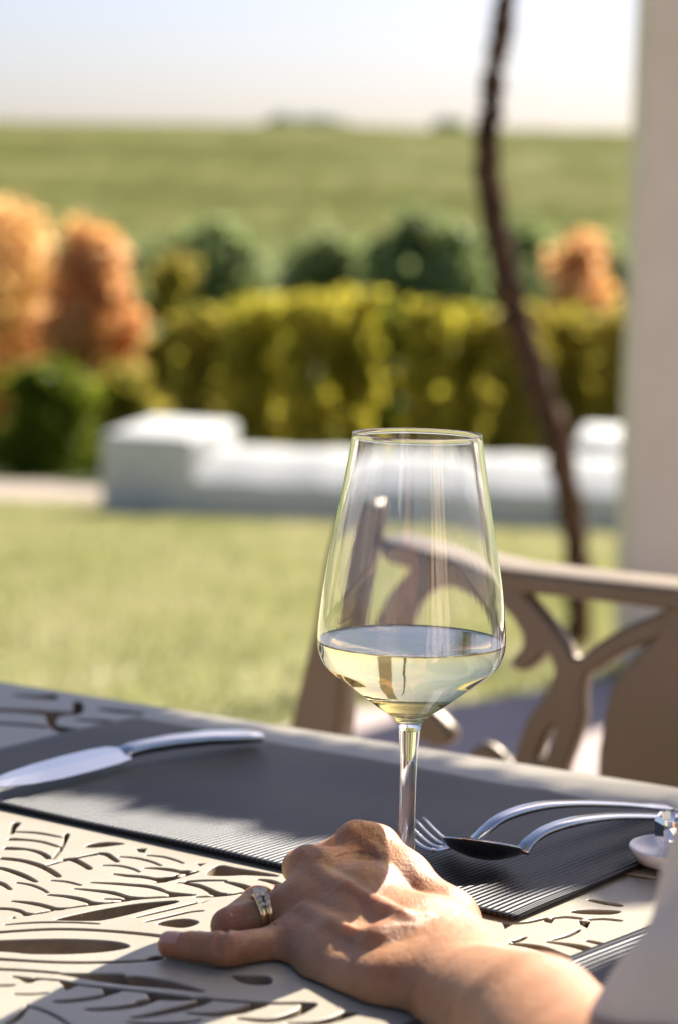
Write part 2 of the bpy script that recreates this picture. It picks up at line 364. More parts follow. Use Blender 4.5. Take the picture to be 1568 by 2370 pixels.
# hedge row of yellow green vines behind the white wall
G = 'yellow green vine bushes in the row behind the white wall'
for k, (x0, x1, yt, d, m, lab) in enumerate([
    (395, 560, 715, 16.4, M_olive, 'olive vine bush at the left end of the row beside the orange trees'),
    (500, 690, 672, 15.6, M_yel, 'tall yellow green vine bush behind the right shoulder of the white wall block'),
    (640, 800, 668, 15.3, M_yel, 'yellow green vine bush left of the wine glass rim in the clipped row'),
    (740, 890, 665, 15.7, M_yel, 'bright yellow topped vine bush just left above the wine glass'),
    (925, 1060, 690, 15.3, M_yel, 'yellow vine bush directly above the wine glass, right of the dark gap'),
    (1020, 1160, 690, 15.6, M_yel, 'golden green vine bush between the wine glass and the bare vine stem'),
    (1130, 1280, 705, 15.5, M_olive, 'dull yellow vine bush crossed by the bare leaning vine stem'),
    (1240, 1400, 720, 16.0, M_olive, 'brownish yellow vine bush between the bare stem and the column'),
    (1370, 1560, 720, 15.8, M_olive, 'olive yellow vine bush half hidden by the plastered column'),
    (845, 960, 712, 16.6, M_green, 'darker green vine bush set back in the gap of the row')]):
    put('vine_bush', x0, x1, yt, d, m, lab, 'bush', 5200, .045, 40+k, G, low=.05, clumps=32, col=True)
for k, (x0, x1) in enumerate([(400, 580), (560, 760), (740, 960), (930, 1130), (1110, 1310), (1290, 1480)]):
    put('backing_shrub', x0, x1, 715, 17.4, M_under, ['dark olive shrub low behind the left end of the vine row', 'dark olive shrub behind the vines above the white wall block end', 'dark olive shrub seen in the dark gap of the vine row', 'dark olive shrub behind the vines above the glass rim', 'dark olive shrub behind the vines near the bare vine stem', 'dark olive shrub behind the vines beside the column'][k], 'shrub', 3600, .06, 140+k, 'dark shrubs behind the vine row', low=.03, clumps=30, col=True)
put('green_shrub', -40, 245, 835, 17.3, M_green, 'round bright green shrub at the left below the orange tree', 'shrub', 7000, .04, 60, low=.05, clumps=18)
put('green_shrub', 180, 420, 850, 18.2, M_olive, 'low olive shrub between the round green shrub and the white wall', 'shrub', 5000, .04, 61, low=.05, clumps=14)
put('green_shrub', 325, 455, 585, 19.5, M_olive, 'slim yellow green shrub beside the large orange tree', 'shrub', 5000, .045, 62, low=.1, clumps=14, col=True)
put('autumn_tree', -240, 270, 455, 20.5, M_orange2, 'tallest orange autumn tree, cut by the left edge of the view', 'tree', 9000, .05, 63, 'orange autumn trees', low=.05, clumps=56)
put('autumn_tree', 70, 352, 505, 19.6, M_orange, 'orange autumn tree just right of the tallest orange tree', 'tree', 8500, .05, 64, 'orange autumn trees', low=.05, clumps=48)
put('autumn_tree', 1225, 1490, 530, 19.4, M_orange, 'small orange autumn tree beside the plastered column', 'tree', 4200, .05, 65, 'orange autumn trees', low=.1, clumps=34)
for k, (x0, x1, yt, d, lab) in enumerate([
    (345, 670, 508, 88, 'dark green tree with a rounded crown right of the orange trees'),
    (560, 780, 590, 92, 'lowest dark green tree in the dip of the distant tree line'),
    (660, 930, 542, 90, 'broad dark green tree left of the tallest one in the tree line'),
    (830, 1130, 482, 86, 'tallest dark green tree of the line, left of the bare vine stem'),
    (1050, 1310, 512, 89, 'dark green tree directly behind the bare leaning vine stem'),
    (1270, 1520, 560, 92, 'dark green tree behind the small orange tree by the column'),
    (930, 1210, 545, 95, 'dark green tree set back between the tallest one and the bare vine stem'),
    (610, 790, 565, 96, 'dark green tree set back left of the middle of the tree line'),
    (250, 470, 560, 95, 'dark green tree peeping over the yellow shrub beside the orange trees'),
    (-120, 120, 500, 93, 'dark green tree mostly hidden by the tallest orange tree'),
    (120, 330, 640, 91, 'dark green tree hidden low behind the orange trees')]):
    put('dark_tree', x0, x1, yt, d, M_dkgreen, lab, 'tree', 5200, .26, 80+k, 'dark trees at the foot of the hill', low=.08, clumps=20, trunk=.15)
for k, (x0, x1, yt) in enumerate([(600, 700, 271), (690, 800, 267), (990, 1085, 271)]):
    put('ridge_tree', x0, x1, yt, 436, M_blue, ['pale distant tree clump on the ridge, leftmost of the three', 'pale distant tree clump on the ridge, middle of the three', 'pale distant tree clump on the ridge beside the bare vine stem'][k], 'tree', 900, .5, 100+k, 'distant trees on the ridge', low=.05, clumps=12, trunk=.3)

# ------------------------------------------------------------------ white garden wall with two block ends
def wall_profile(h, tck, front):              # section: (across, up); the coping is rounded and falls to the front
    pts = [(0, -.25), (0, front*.93), (.012, front)]
    for k in range(1, 9):
        t = k/8; pts.append((.012+tck*.62*t, front+(h-front)*math.sin(t*math.pi/2)))
    for k in range(1, 7):
        t = k/6; pts.append((tck*.65+tck*.35*math.sin(t*math.pi/2), h-(h-front)*(1-math.cos(t*math.pi/2))*.8))
    pts.append((tck, -.25)); return pts
def extr(name, a, b, prof, m, parent, seg=24, wob=.006):
    a, b = Vector(a), Vector(b); u = (b-a).normalized(); nrm = Vector((-u.y, u.x, 0)); vs, fs = [], []
    n = len(prof)
    for i in range(seg+1):
        p = a.lerp(b, i/seg); jz = random.uniform(-wob, wob)
        for s, z in prof: vs.append(p+nrm*s+Vector((0, 0, z+(jz if z > 0 else 0))))
    for i in range(seg):
        for k in range(n-1): fs.append((i*n+k, (i+1)*n+k, (i+1)*n+k+1, i*n+k+1))
    fs += [tuple(range(n)), tuple(seg*n+k for k in range(n-1, -1, -1))]
    bm = bmesh.new(); me = mesh_of(name, vs, fs); bm.from_mesh(me); bmesh.ops.recalc_face_normals(bm, faces=bm.faces); bm.to_mesh(me); bm.free()
    return link(name, me, m, parent)
wl = Y(380, 1218, 11.6); wl.z = gz(11.6)-.02; wr = Y(1620, 1278, 10.9); wr.z = gz(10.9)-.02
t = thing('garden_wall', wl, 'low white plastered garden wall with a raised block end, running across the lawn', 'wall')
extr('wall_run', (wl.x, wl.y, wl.z), (wr.x, wr.y, wr.z), wall_profile(.34, .60, .20), M_plaster, t)
def block(name, x, y, wd, dp, h, rot, z):
    bm = bmesh.new(); box_bm(bm, -wd/2, wd/2, -dp/2, dp/2, -.3, h, None, .035, 4)
    for v in bm.verts:
        if v.co.z > h*.8: v.co.z += .03*(1-(v.co.x/(wd/2))**2)*(1-(v.co.y/(dp/2))**2)+.05*(v.co.y/dp)
    me = bm_mesh(name, bm); me.transform(Matrix.Translation((x, y, z)) @ Matrix.Rotation(rot, 4, 'Z'))
    return link(name, me, M_plaster, t, True)
bl = Y(402, 1200, 11.9)
block('end_block', bl.x-.02, 11.9, .50, .54, .46, R(-24), gz(11.9)-.02)
br = Y(1400, 1260, 11.6)
block('end_block', br.x, 11.95, .24, .5, .45, R(-10), gz(11.6)-.02)

# ------------------------------------------------------------------ column, pergola beams, bare vine
c0 = Y(1474, 700, 5.55); cw = .33
bm = bmesh.new()
box_bm(bm, 0, cw, 0, .2, 0, 3.2, Matrix.Translation((c0.x-.006, 5.55, .03)), .012, 2)
t = thing('column', (c0.x+cw/2, 5.55+cw/2, .03), 'square plastered column at the right edge of the terrace', 'column')
link('column_shaft', bm_mesh('column_shaft', bm), M_column, t)
bm = bmesh.new(); box_bm(bm, -.03, cw+.03, -.03, .23, 3.202, 3.28, Matrix.Translation((c0.x, 5.55, .03)), .008, 2); link('capital', bm_mesh('capital', bm), M_column, t)
M_wood = mat('weathered_beam', (.16, .11, .07), .8, .2); noise_color(M_wood, [(.3, (.11, .07, .045)), (.7, (.2, .14, .09))], 8, stretch=(1, 8, 8))
for k, (x0, x1, yy, lab) in enumerate([(2.3, 4.6, 2.9, 'weathered pergola beam over the near part of the terrace')]):
    bm = bmesh.new(); box_bm(bm, x0, x1, yy-.05, yy+.05, 2.655, 2.80, None, .006, 1)
    tag(link('pergola_beam', bm_mesh('pergola_beam', bm), M_wood), lab, 'beam', 'pergola beams')
for xx, lab in ((2.36, 'wooden pergola post outside the view on the right, nearer one'), (4.3, 'wooden pergola post outside the view on the right, farther one')):
    yy = 2.9; bm = bmesh.new(); box_bm(bm, xx, xx+.12, yy-.06, yy+.06, .03, 2.652, None, .008, 1); tag(link('pergola_post', bm_mesh('pergola_post', bm), M_wood), lab, 'post', 'pergola posts')
# bare vine stem, traced at 5.9 m
vy = 5.95
pts = [(1337, 1500, 30), (1336, 1420, 30), (1338, 1330, 31), (1330, 1250, 32), (1316, 1160, 32), (1298, 1060, 32), (1268, 960, 32), (1237, 860, 32), (1207, 770, 32), (1183, 690, 33), (1162, 600, 32), (1142, 500, 31), (1128, 400, 32), (1125, 320, 31), (1135, 240, 29), (1140, 180, 27), (1152, 100, 25), (1163, 30, 25), (1170, -60, 24), (1150, -220, 22), (1165, -420, 20), (1190, -640, 18), (1230, -900, 16), (1300, -1180, 14)]
P3 = [Y(a, b, vy) for a, b, c in pts]; rr = [c/F_PX*vy for a, b, c in pts]
g = random.Random(5)
P3 = catmull(P3, 5); rr = [float(q[0]) for q in catmull([(a,) for a in rr], 5)]
P3 = [Vector(p)+Vector((g.uniform(-.004, .004), g.uniform(-.01, .01), 0)) for p in P3]; rr = [a*g.uniform(.86, 1.14) for a in rr]
P3[0].z = min(P3[0].z, -.04)
t = thing('bare_vine', (P3[0].x, vy, 0), 'dark bare twisted vine stem leaning up in front of the wall', 'vine')
link('stem', mesh_of('stem', *tube(P3, rr, 14)), M_bark, t, True)
sd = Vector(P3[75]); link('side_shoot', mesh_of('side_shoot', *tube([sd, sd+Vector((.03, .02, .06)), sd+Vector((.05, .03, .14))], [.012, .009, .005], 8)), M_bark, t, True)

# ------------------------------------------------------------------ chair back (beyond the table)
cA = Y(862, 1258, 1.95); cdir = Vector((.8, -.6, 0)).normalized(); cn = Vector((cdir.y, -cdir.x, 0)); cn = cn if cn.y < 0 else -cn  # faces the camera
cn = Vector((-.6, -.8, 0)).normalized()
def CP(px, py):
    p = onplane(px, py, cA, cn); return ((p-cA).dot(cdir), p.z)
CM = Matrix(((cdir.x, 0, -cn.x, cA.x), (cdir.y, 0, -cn.y, cA.y), (0, 1, 0, 0), (0, 0, 0, 1)))   # (s, z, depth behind)
TH = .019
chair = thing('garden_chair', (cA.x+.3*cdir.x, cA.y+.3*cdir.y, .03), 'ornate brown cast metal garden chair with scrolled back, behind the table', 'chair')
sm = CP(1640, 1400)[0]
def cpart(name, outer, holes=(), th=TH, sm_=True, back=0, mirror=False, px=True):
    o = [CP(*p) for p in outer] if px else list(outer); h = [[CP(*p) for p in q] for q in holes]
    if sm_: o = [tuple(p) for p in catmull(o, 4, True)]; h = [[tuple(p) for p in catmull(q, 4, True)] for q in h]
    if mirror: o = [(2*sm-a, b) for a, b in o]; h = [[(2*sm-a, b) for a, b in q] for q in h]
    return link(name, plate(name, o, h, th, .004, CM @ Matrix.Translation((0, 0, th/2+back))), M_chair, chair)
post = [(802, 1176), (822, 1170), (842, 1176), (830, 1250), (815, 1320), (796, 1440), (786, 1560), (781, 1665), (770, 1800), (770, 2300), (600, 2300), (655, 1800), (684, 1675), (712, 1560), (739, 1450), (760, 1320), (775, 1250)]
arch = [(848, 1470), (862, 1432), (890, 1385), (940, 1333), (985, 1305), (1060, 1305), (1150, 1340), (1200, 1380), (1228, 1412), (1265, 1455), (1297, 1500), (1318, 1532), (1344, 1530), (1390, 1493), (1453, 1458), (1500, 1440), (1528, 1430), (1515, 1468), (1437, 1499), (1378, 1536), (1345, 1556), (1333, 1590), (1331, 1633), (1331, 1668), (1312, 1727), (1290, 1786), (1262, 1900), (1150, 1900), (1187, 1771), (1219, 1674), (1253, 1627), (1278, 1577), (1284, 1555), (1278, 1530), (1266, 1505), (1244, 1508), (1225, 1530), (1203, 1543), (1184, 1536), (1205, 1512), (1211, 1484), (1203, 1455), (1175, 1415), (1130, 1376), (1060, 1350), (1000, 1355), (955, 1390), (930, 1445), (920, 1520), (935, 1580), (975, 1640), (1030, 1700), (1000, 1720), (940, 1690), (890, 1630), (855, 1560)]
oval = [(1281, 1668), (1286, 1690), (1272, 1737), (1247, 1771), (1228, 1762), (1231, 1737), (1253, 1690)]
splat = [(1545, 1392), (1531, 1440), (1520, 1480), (1484, 1511), (1443, 1555), (1415, 1602), (1400, 1665), (1387, 1743), (1384, 1805), (1390, 2000), (1440, 2200), (1640, 2200), (1640, 1392)]
rail = [(868, 1260), (980, 1286), (1153, 1327), (1350, 1351), (1568, 1374), (1640, 1382), (1640, 1420), (1530, 1399), (1312, 1372), (1203, 1362), (1090, 1342), (980, 1318), (880, 1288)]
scroll = [(1080, 1790), (1086, 1750), (1108, 1733), (1135, 1745), (1160, 1775), (1185, 1800), (1170, 1830), (1140, 1795), (1118, 1768), (1108, 1780), (1105, 1830)]
for mir in (False, True):
    cpart('back_post', post, mirror=mir, th=TH+.006, back=-.003)
    cpart('back_scroll', arch, [oval], mirror=mir, th=TH-.004, back=.002)
    cpart('lower_scroll', scroll, mirror=mir, th=TH-.008, back=.004)
def half(poly, n_right):                       # join a half outline that ends on the mirror line with its mirror image
    o = [CP(*p) for p in poly]; o = [(a, b) for a, b in o]; return o
for nm, hf, cut in (('top_rail', rail, (5, 6)), ('back_splat', splat, (12, 11))):
    o = [CP(*p) for p in hf]
    for i in cut: o[i] = (sm, o[i][1])
    left = o[cut[1]:]+o[:cut[0]+1] if cut[1] > cut[0] else o[cut[0]:]+o[:cut[1]+1]
    mirr = [(2*sm-a, b) for a, b in left[::-1]]
    full = left[:-1]+mirr[:-1] if nm == 'x' else left+mirr[1:-1]
    link(nm, plate(nm, full, [], .058 if nm == 'top_rail' else TH-.004, .004, CM @ Matrix.Translation((0, 0, .0285 if nm == 'top_rail' else TH/2+.0005))), M_chair, chair)
# seat, seat rail and legs (below the table edge)
s0 = CP(700, 1700)[0]; s1 = 2*sm-s0
bm = bmesh.new(); box_bm(bm, s0+.02, s1-.02, .41, .45, -.46, TH+.01, CM, .012, 2); link('seat', bm_mesh('seat', bm), M_chair, chair)
for s in (s0+.04, s1-.08):
    for b in (-.43, .0):
        bm = bmesh.new(); box_bm(bm, s, s+.04, .03, .408, b, b+.04, CM, .006, 1); link('leg', bm_mesh('leg', bm), M_chair, chair)

# ------------------------------------------------------------------ table
U = Vector((.79, -.613, 0)).normalized(); Vv = Vector((.613, .79, 0)).normalized()
eL, eR = Z(0, 1578, TZ), Z(1568, 1824, TZ)
U = (eR-eL).normalized(); Vv = Vector((-U.y, U.x, 0))
O = Z(784, 1700, TZ); O = eL+(O-eL).dot(U)*U; O.z = 0     # origin on the far edge
def TP(p): return ((p-O).dot(U), (p-O).dot(Vv))
TM = Matrix(((U.x, Vv.x, 0, O.x), (U.y, Vv.y, 0, O.y), (0, 0, 1, TZ), (0, 0, 0, 1)))
crops = {'A': (3.92, 0, 1880), 'B': (3.92, 300, 1880), 'C': (3.92, 0, 2150), 'D': (2.613, 350, 2150), 'E': (3.92, 1080, 2040), 'F': (3.484, 0, 1550)}
def tp(c, x, y):
    s, ox, oy = crops[c]; return TP(Z((ox+x/s)*.98, (oy+y/s)*.98, TZ))
def stroke(c, pts):
    kw = {'F': 1.9, 'E': 1.25}.get(c, 1.1)
    up, dn = [], []
    for i, (x, y, w_) in enumerate(pts):
        a, b = pts[max(i-1, 0)], pts[min(i+1, len(pts)-1)]
        dx, dy = b[0]-a[0], b[1]-a[1]; l = math.hypot(dx, dy) or 1; nx, ny = -dy/l*w_/2*kw, dx/l*w_/2*kw
        up.append((x+nx, y+ny)); dn.append((x-nx, y-ny))
    return c, up+dn[::-1]
polys = [
 ('C', [(-300, 330), (-200, 290), (0, 278), (300, 268), (600, 265), (900, 275), (1100, 295), (1195, 330), (1100, 360), (900, 385), (600, 400), (280, 398), (150, 385), (0, 375), (-200, 360)]),
 stroke('C', [(-600, 260, 12), (-300, 222, 14), (0, 200, 14), (300, 180, 14), (550, 172, 14), (850, 180, 14), (1200, 205, 16), (1480, 235, 18), (1620, 260, 8)]),
 stroke('C', [(1360, 462, 10), (1100, 475, 14), (800, 482, 14), (500, 478, 14), (200, 462, 14), (0, 450, 16), (-300, 425, 14), (-600, 390, 10)]),
 ('C', [(1365, 460), (1400, 432), (1500, 420), (1500, 445), (1420, 462)]),
 stroke('C', [(-300, 528, 10), (0, 543, 13), (200, 552, 12), (400, 566, 12), (540, 578, 10)]),
 ('C', [(570, 582), (850, 585), (1130, 587), (1160, 615), (1260, 605), (1568, 650), (1867, 735), (1867, 750), (1568, 718), (1250, 692), (1000, 662), (760, 622), (620, 598)]),
 ('C', [(100, 605), (250, 622), (400, 635), (330, 645), (265, 668), (180, 625)]),
 ('C', [(560, 650), (740, 685), (680, 700), (622, 730), (600, 690)]),
 ('C', [(490, 838), (700, 818), (900, 788), (980, 760), (958, 718), (1120, 745), (1000, 780), (900, 815), (700, 842), (560, 850)]),
 ('C', [(780, 910), (1000, 898), (1200, 870), (1360, 840), (1405, 815), (1370, 768), (1560, 790), (1430, 837), (1300, 882), (1100, 914), (900, 925)]),
 ('D', [(-120, 662), (0, 636), (150, 600), (300, 562), (310, 535), (400, 545), (330, 582), (200, 617), (0, 655)]),
 ('D', [(215, 625), (400, 632), (560, 605), (640, 575), (740, 580), (640, 615), (560, 637), (400, 650)]),
 ('D', [(540, 660), (740, 670), (860, 640), (940, 605), (960, 570), (1040, 575), (980, 620), (880, 662), (740, 688), (600, 674)]),
 ('D', [(830, 690), (1000, 690), (1150, 655), (1210, 625), (1300, 630), (1200, 667), (1050, 704)]),
 stroke('C', [(-60, 697, 6), (60, 693, 10), (125, 690, 5)]), stroke('C', [(140, 772, 4), (280, 775, 8), (430, 762, 5)]), stroke('C', [(60, 1050, 10), (150, 1000, 28), (245, 905, 10)]),
 ('A', [(125, 250), (185, 248), (140, 300), (120, 345), (100, 345)]),
 stroke('A', [(150, 330, 6), (350, 340, 12), (560, 378, 6)]), stroke('A', [(95, 398, 18), (250, 405, 12), (400, 425, 12), (535, 466, 7)]),
 stroke('A', [(60, 482, 22), (250, 492, 12), (380, 525, 20), (455, 572, 24)]), stroke('A', [(622, 350, 26), (606, 410, 10), (560, 500, 10), (500, 575, 8)]),
 stroke('A', [(20, 575, 16), (200, 595, 20), (350, 635, 25), (450, 680, 28), (545, 740, 22)]), stroke('A', [(-100, 660, 10), (0, 665, 16), (100, 690, 22), (220, 735, 26), (330, 788, 12)]),
 stroke('A', [(-60, 785, 12), (30, 815, 22), (95, 860, 10)]), stroke('A', [(590, 583, 6), (680, 588, 26), (760, 625, 26), (835, 670, 22)]),
 stroke('A', [(900, 530, 6), (985, 537, 24), (1040, 570, 22), (1090, 605, 14)]),
 ('A', [(800, 472), (830, 445), (1000, 425), (1150, 440), (1050, 455), (900, 472)]), ('A', [(1265, 475), (1350, 482), (1330, 525), (1298, 518)]),
 ('B', [(-146, 715), (0, 728), (150, 738), (270, 758), (420, 742), (480, 725), (400, 775), (320, 798), (250, 774), (130, 754), (0, 744)]),
 ('B', [(-376, 797), (-100, 803), (0, 811), (180, 823), (300, 850), (385, 885), (560, 905), (640, 915), (425, 927), (395, 905), (330, 880), (200, 847), (0, 827), (-150, 814)]),
 ('B', [(140, 664), (300, 662), (420, 674), (490, 690), (590, 690), (520, 718), (480, 706), (400, 692), (280, 676)]),
 ('B', [(645, 612), (730, 618), (682, 650)]), ('B', [(745, 722), (850, 640), (1000, 665), (1300, 715), (1400, 742), (1100, 728), (900, 735)]),
 ('B', [(520, 804), (640, 810), (740, 843), (850, 890), (930, 903), (800, 914), (760, 887), (680, 847)]), ('B', [(900, 788), (1040, 808), (1150, 843), (1112, 872), (1080, 852), (980, 817)]),
 ('B', [(1200, 768), (1330, 775), (1430, 812), (1400, 822), (1300, 792)]),
 ('A', [(660, 852), (850, 864), (1050, 884), (1200, 928), (1360, 941), (1230, 960), (1188, 957), (1130, 928), (1000, 898), (850, 878)]),
 ('A', [(430, 909), (600, 918), (760, 943), (860, 978), (970, 989), (850, 1009), (820, 988), (740, 963), (600, 934), (480, 920)]),
 ('A', [(80, 967), (300, 981), (430, 1008), (520, 1033), (620, 1034), (560, 1052), (490, 1050), (400, 1023), (250, 993)]),
 ('A', [(-100, 1033), (50, 1033), (170, 1048), (240, 1078), (300, 1089), (240, 1107), (200, 1078), (100, 1053), (0, 1048)]), ('A', [(80, 1135), (140, 1105), (155, 1132)]),
 ('B', [(-626, 1132), (-300, 1060), (0, 1008), (200, 985), (450, 967), (440, 987), (250, 1030), (0, 1095), (-180, 1135), (-300, 1150), (-626, 1146)]),
 stroke('B', [(650, 932, 5), (800, 926, 8), (950, 912, 8), (1060, 893, 5)]), stroke('B', [(560, 786, 5), (700, 779, 8), (850, 779, 6)]),
 stroke('A', [(700, 575, 5), (800, 553, 8), (890, 542, 4)]), stroke('C', [(1020, 735, 3), (1180, 738, 7), (1330, 752, 4)]),
 stroke('B', [(100, 1118, 4), (400, 1048, 8), (630, 992, 5)]), ('B', [(655, 968), (770, 965), (700, 984)]),
 ('D', [(60, 80), (120, 62), (220, 52), (290, 62), (305, 75), (270, 92), (210, 104), (120, 95)]),
 ('D', [(520, 395), (620, 400), (740, 405), (750, 450), (640, 455), (560, 430)]),
 ('E', [(415, 535), (510, 548), (435, 605)]), stroke('E', [(500, 718, 6), (550, 712, 14), (620, 680, 8)]), stroke('E', [(480, 738, 6), (650, 757, 22), (800, 790, 34), (950, 850, 36), (1090, 908, 34)]),
 stroke('E', [(830, 722, 5), (1000, 745, 16), (1150, 775, 30), (1260, 815, 32)]), stroke('E', [(1200, 712, 9), (1350, 745, 14), (1460, 765, 10)]),
 stroke('E', [(880, 703, 4), (1000, 672, 10), (1090, 632, 10), (1120, 610, 5)]), ('E', [(1125, 520), (1220, 520), (1180, 600), (1145, 560)]), ('E', [(790, 500), (885, 508), (850, 550), (815, 535)]),
 ('E', [(1040, 440), (1200, 425), (1400, 430), (1500, 440), (1400, 465), (1150, 460)]), stroke('E', [(1220, 335, 8), (1350, 360, 18), (1500, 385, 14)]), stroke('E', [(540, 815, 8), (700, 880, 14), (850, 935, 12)]),
 ('F', [(340, 328), (400, 312), (465, 322), (470, 352), (370, 350)]),
 ('F', [(610, 370), (680, 390), (660, 470), (490, 492), (455, 560), (560, 585), (700, 600), (700, 645), (600, 632), (440, 600), (380, 460), (480, 450), (600, 450)]),
 ('F', [(1080, 450), (1200, 460), (1150, 488)]),
 stroke('F', [(120, 314, 5), (260, 328, 11), (360, 338, 12)]), stroke('F', [(-120, 432, 10), (0, 440, 14), (200, 450, 16), (400, 464, 18)]), stroke('F', [(820, 430, 6), (980, 450, 13), (1100, 458, 10)]), stroke('F', [(-60, 545, 8), (200, 562, 10), (380, 578, 8)]), stroke('F', [(640, 520, 6), (860, 535, 11), (1060, 548, 6)]),
 stroke('C', [(740, 688, 6), (1000, 716, 9), (1300, 748, 9), (1568, 778, 10), (1750, 800, 6)]), stroke('C', [(330, 628, 5), (560, 648, 8), (700, 676, 6)]),
 stroke('B', [(-200, 950, 4), (0, 955, 7), (250, 938, 9), (450, 925, 8)]), stroke('B', [(480, 800, 5), (700, 782, 9), (900, 780, 7)]), stroke('B', [(270, 800, 5), (420, 770, 8), (640, 700, 9)]),
 stroke('A', [(440, 640, 8), (640, 585, 9), (900, 530, 7)]), stroke('A', [(970, 992, 5), (1100, 975, 9), (1200, 960, 8)]), stroke('A', [(300, 1092, 4), (420, 1072, 8), (500, 1050, 7)]), stroke('A', [(620, 1036, 5), (760, 1015, 8), (840, 1005, 7)]),
 stroke('E', [(885, 500, 8), (1000, 492, 10), (1130, 505, 9)]), stroke('E', [(1215, 515, 8), (1350, 510, 10), (1500, 525, 8)]), stroke('E', [(520, 552, 7), (650, 540, 9), (800, 505, 8)]),
 stroke('B', [(-60, 560, 4), (80, 572, 9), (220, 604, 9), (310, 640, 4)]), stroke('B', [(190, 548, 4), (330, 560, 9), (450, 592, 7), (520, 620, 3)]), stroke('A', [(960, 640, 4), (1110, 645, 9), (1230, 672, 8), (1290, 700, 3)]),
 stroke('A', [(160, 800, 4), (290, 822, 9), (390, 860, 9), (440, 892, 4)]), stroke('A', [(480, 780, 4), (620, 792, 8), (740, 822, 5)]), stroke('C', [(250, 880, 4), (420, 930, 10), (560, 1000, 10), (640, 1060, 5)]), stroke('D', [(-120, 690, 5), (60, 700, 11), (240, 690, 10), (320, 672, 4)]), stroke('B', [(180, 1160, 4), (330, 1128, 8), (560, 1075, 8), (700, 1060, 4)]),
 stroke('C', [(60, 130, 4), (300, 112, 8), (620, 108, 8), (900, 122, 4)]), stroke('D', [(-60, 560, 5), (60, 545, 9), (200, 548, 9), (320, 540, 8)]), stroke('D', [(390, 548, 6), (560, 560, 9), (740, 572, 9), (960, 570, 8)])]
def grow(p, d):                              # move an outline outwards by d
    if area2(p) < 0: p = p[::-1]
    o = []; n = len(p)
    for i in range(n):
        a, b = p[i-1], p[(i+1) % n]; tx, ty = b[0]-a[0], b[1]-a[1]; l = math.hypot(tx, ty) or 1; o.append((p[i][0]+ty/l*d, p[i][1]-tx/l*d))
    return o
hs = []
for c, pl in polys:
    q = [tp(c, *p) for p in pl]
    hs.append(grow([tuple(p) for p in catmull(q, 3, True)] if len(q) > 4 else q, .0012))
def bbox(p, m=.004): a = [q[0] for q in p]; b = [q[1] for q in p]; return min(a)-m, max(a)+m, min(b)-m, max(b)+m
bbs = [bbox(h) for h in hs]
def freebb(b): return all(b[1] < c[0] or b[0] > c[1] or b[3] < c[2] or b[2] > c[3] for c in bbs)
# mat corners (needed to leave the casting whole below it)
m_c = Z(1191, 2137, TZ); m_n = Z(0, 1856, TZ); m_f = Z(368, 1664, TZ); m_r = Z(1430, 2008, TZ)
# more leaf slots in the same pattern where nothing was traced
g = random.Random(3)
for i in range(-11, 14):
    for j in range(1, 26):
        a0 = i*.082+(.041 if j % 2 else 0); b0 = -.03-j*.036
        sgn = 1 if j % 2 else -1; cl = [(a0+.062*t, b0+sgn*(.012*math.sin(t*2.2))) for t in np.linspace(0, 1, 7)]
        wv = [.0006, .0016, .0022, .0026, .0034, .0042, .0008]; up = [(x, y+w_) for (x, y), w_ in zip(cl, wv)]; dn = [(x, y-w_) for (x, y), w_ in zip(cl, wv)]
        pl = up+dn[::-1]
        pw = [TM @ Vector((x, y, 0)) for x, y in pl]
        b = bbox(pl, .003)
        vis = any((.98 < p.y < 1.7 and -.16 < p.x/p.y < .03) for p in pw)
        if vis or not freebb(b) or b[0] < -.85 or b[1] > .95 or b[3] > -.045: continue
        hs.append(pl); bbs.append(b)
TTH = .014; a0, a1, b0, b1 = -.95, 1.05, -1.0, 0.0
from mathutils.geometry import delaunay_2d_cdt
def union_loops(polys_):
    vs, es, fs = [], [], []
    for p in polys_:
        b = len(vs); vs += [Vector(q) for q in p]; fs.append([b+i for i in range(len(p))])
    V, E, F, ov_, oe, of = delaunay_2d_cdt(vs, es, fs, 1, 1e-6)
    use = {}
    for f, orig in zip(F, of):
        if not orig: continue
        for i in range(len(f)):
            a, b = f[i], f[(i+1) % len(f)]
            if (b, a) in use: del use[(b, a)]
            else: use[(a, b)] = 1
    nxt = {}
    for a, b in use: nxt.setdefault(a, []).append(b)
    loops = []
    while nxt:
        a = next(iter(nxt)); lp = [a]; cur = a
        while True:
            n_ = nxt[cur].pop()
            if not nxt[cur]: del nxt[cur]
            if n_ == a: break
            lp.append(n_); cur = n_
            if cur not in nxt: lp = None; break
        if lp and len(lp) > 2:
            pts = [tuple(V[i]) for i in lp]
            if abs(area2(pts)) > 4e-7: loops.append(pts)
    return loops
def rrect(a0, a1, b0, b1, r, n=8):
    o = []
    for cx, cy_, st in ((a1-r, b1-r, 0), (a0+r, b1-r, 90), (a0+r, b0+r, 180), (a1-r, b0+r, 270)):
        for k in range(n+1): t = R(st+90*k/n); o.append((cx+r*math.cos(t), cy_+r*math.sin(t)))
    return o
def lerp2(p, q, n): return [(p[0]+(q[0]-p[0])*k/n, p[1]+(q[1]-p[1])*k/n) for k in range(n)]
table = thing('garden_table', TM @ Vector((0.05, -.5, 0)) - Vector((0, 0, TZ-.03)), 'cream cast metal garden table with a pierced leaf pattern top', 'table')
hs = [h for h in union_loops(hs) if area2(h) > 0]
print('holes', len(hs))
tt_ = link('tabletop', plate('tabletop', rrect(a0, a1, b0, b1, .06), hs, TTH, .0007, TM @ Matrix.Translation((0, 0, -TTH/2))), M_table, table)
M_side = mat('shade_browned_sides', (.36, .28, .19), .7, .3); noise_color(M_side, [(.3, (.16, .12, .075)), (.7, (.24, .185, .12))], 60); bump(M_side, 700, .5, .001)  # cream casting's cut sides coloured dark brown, painting shade into the slots
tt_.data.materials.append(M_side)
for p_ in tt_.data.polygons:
    if abs(p_.normal.z) < .3: p_.material_index = 1
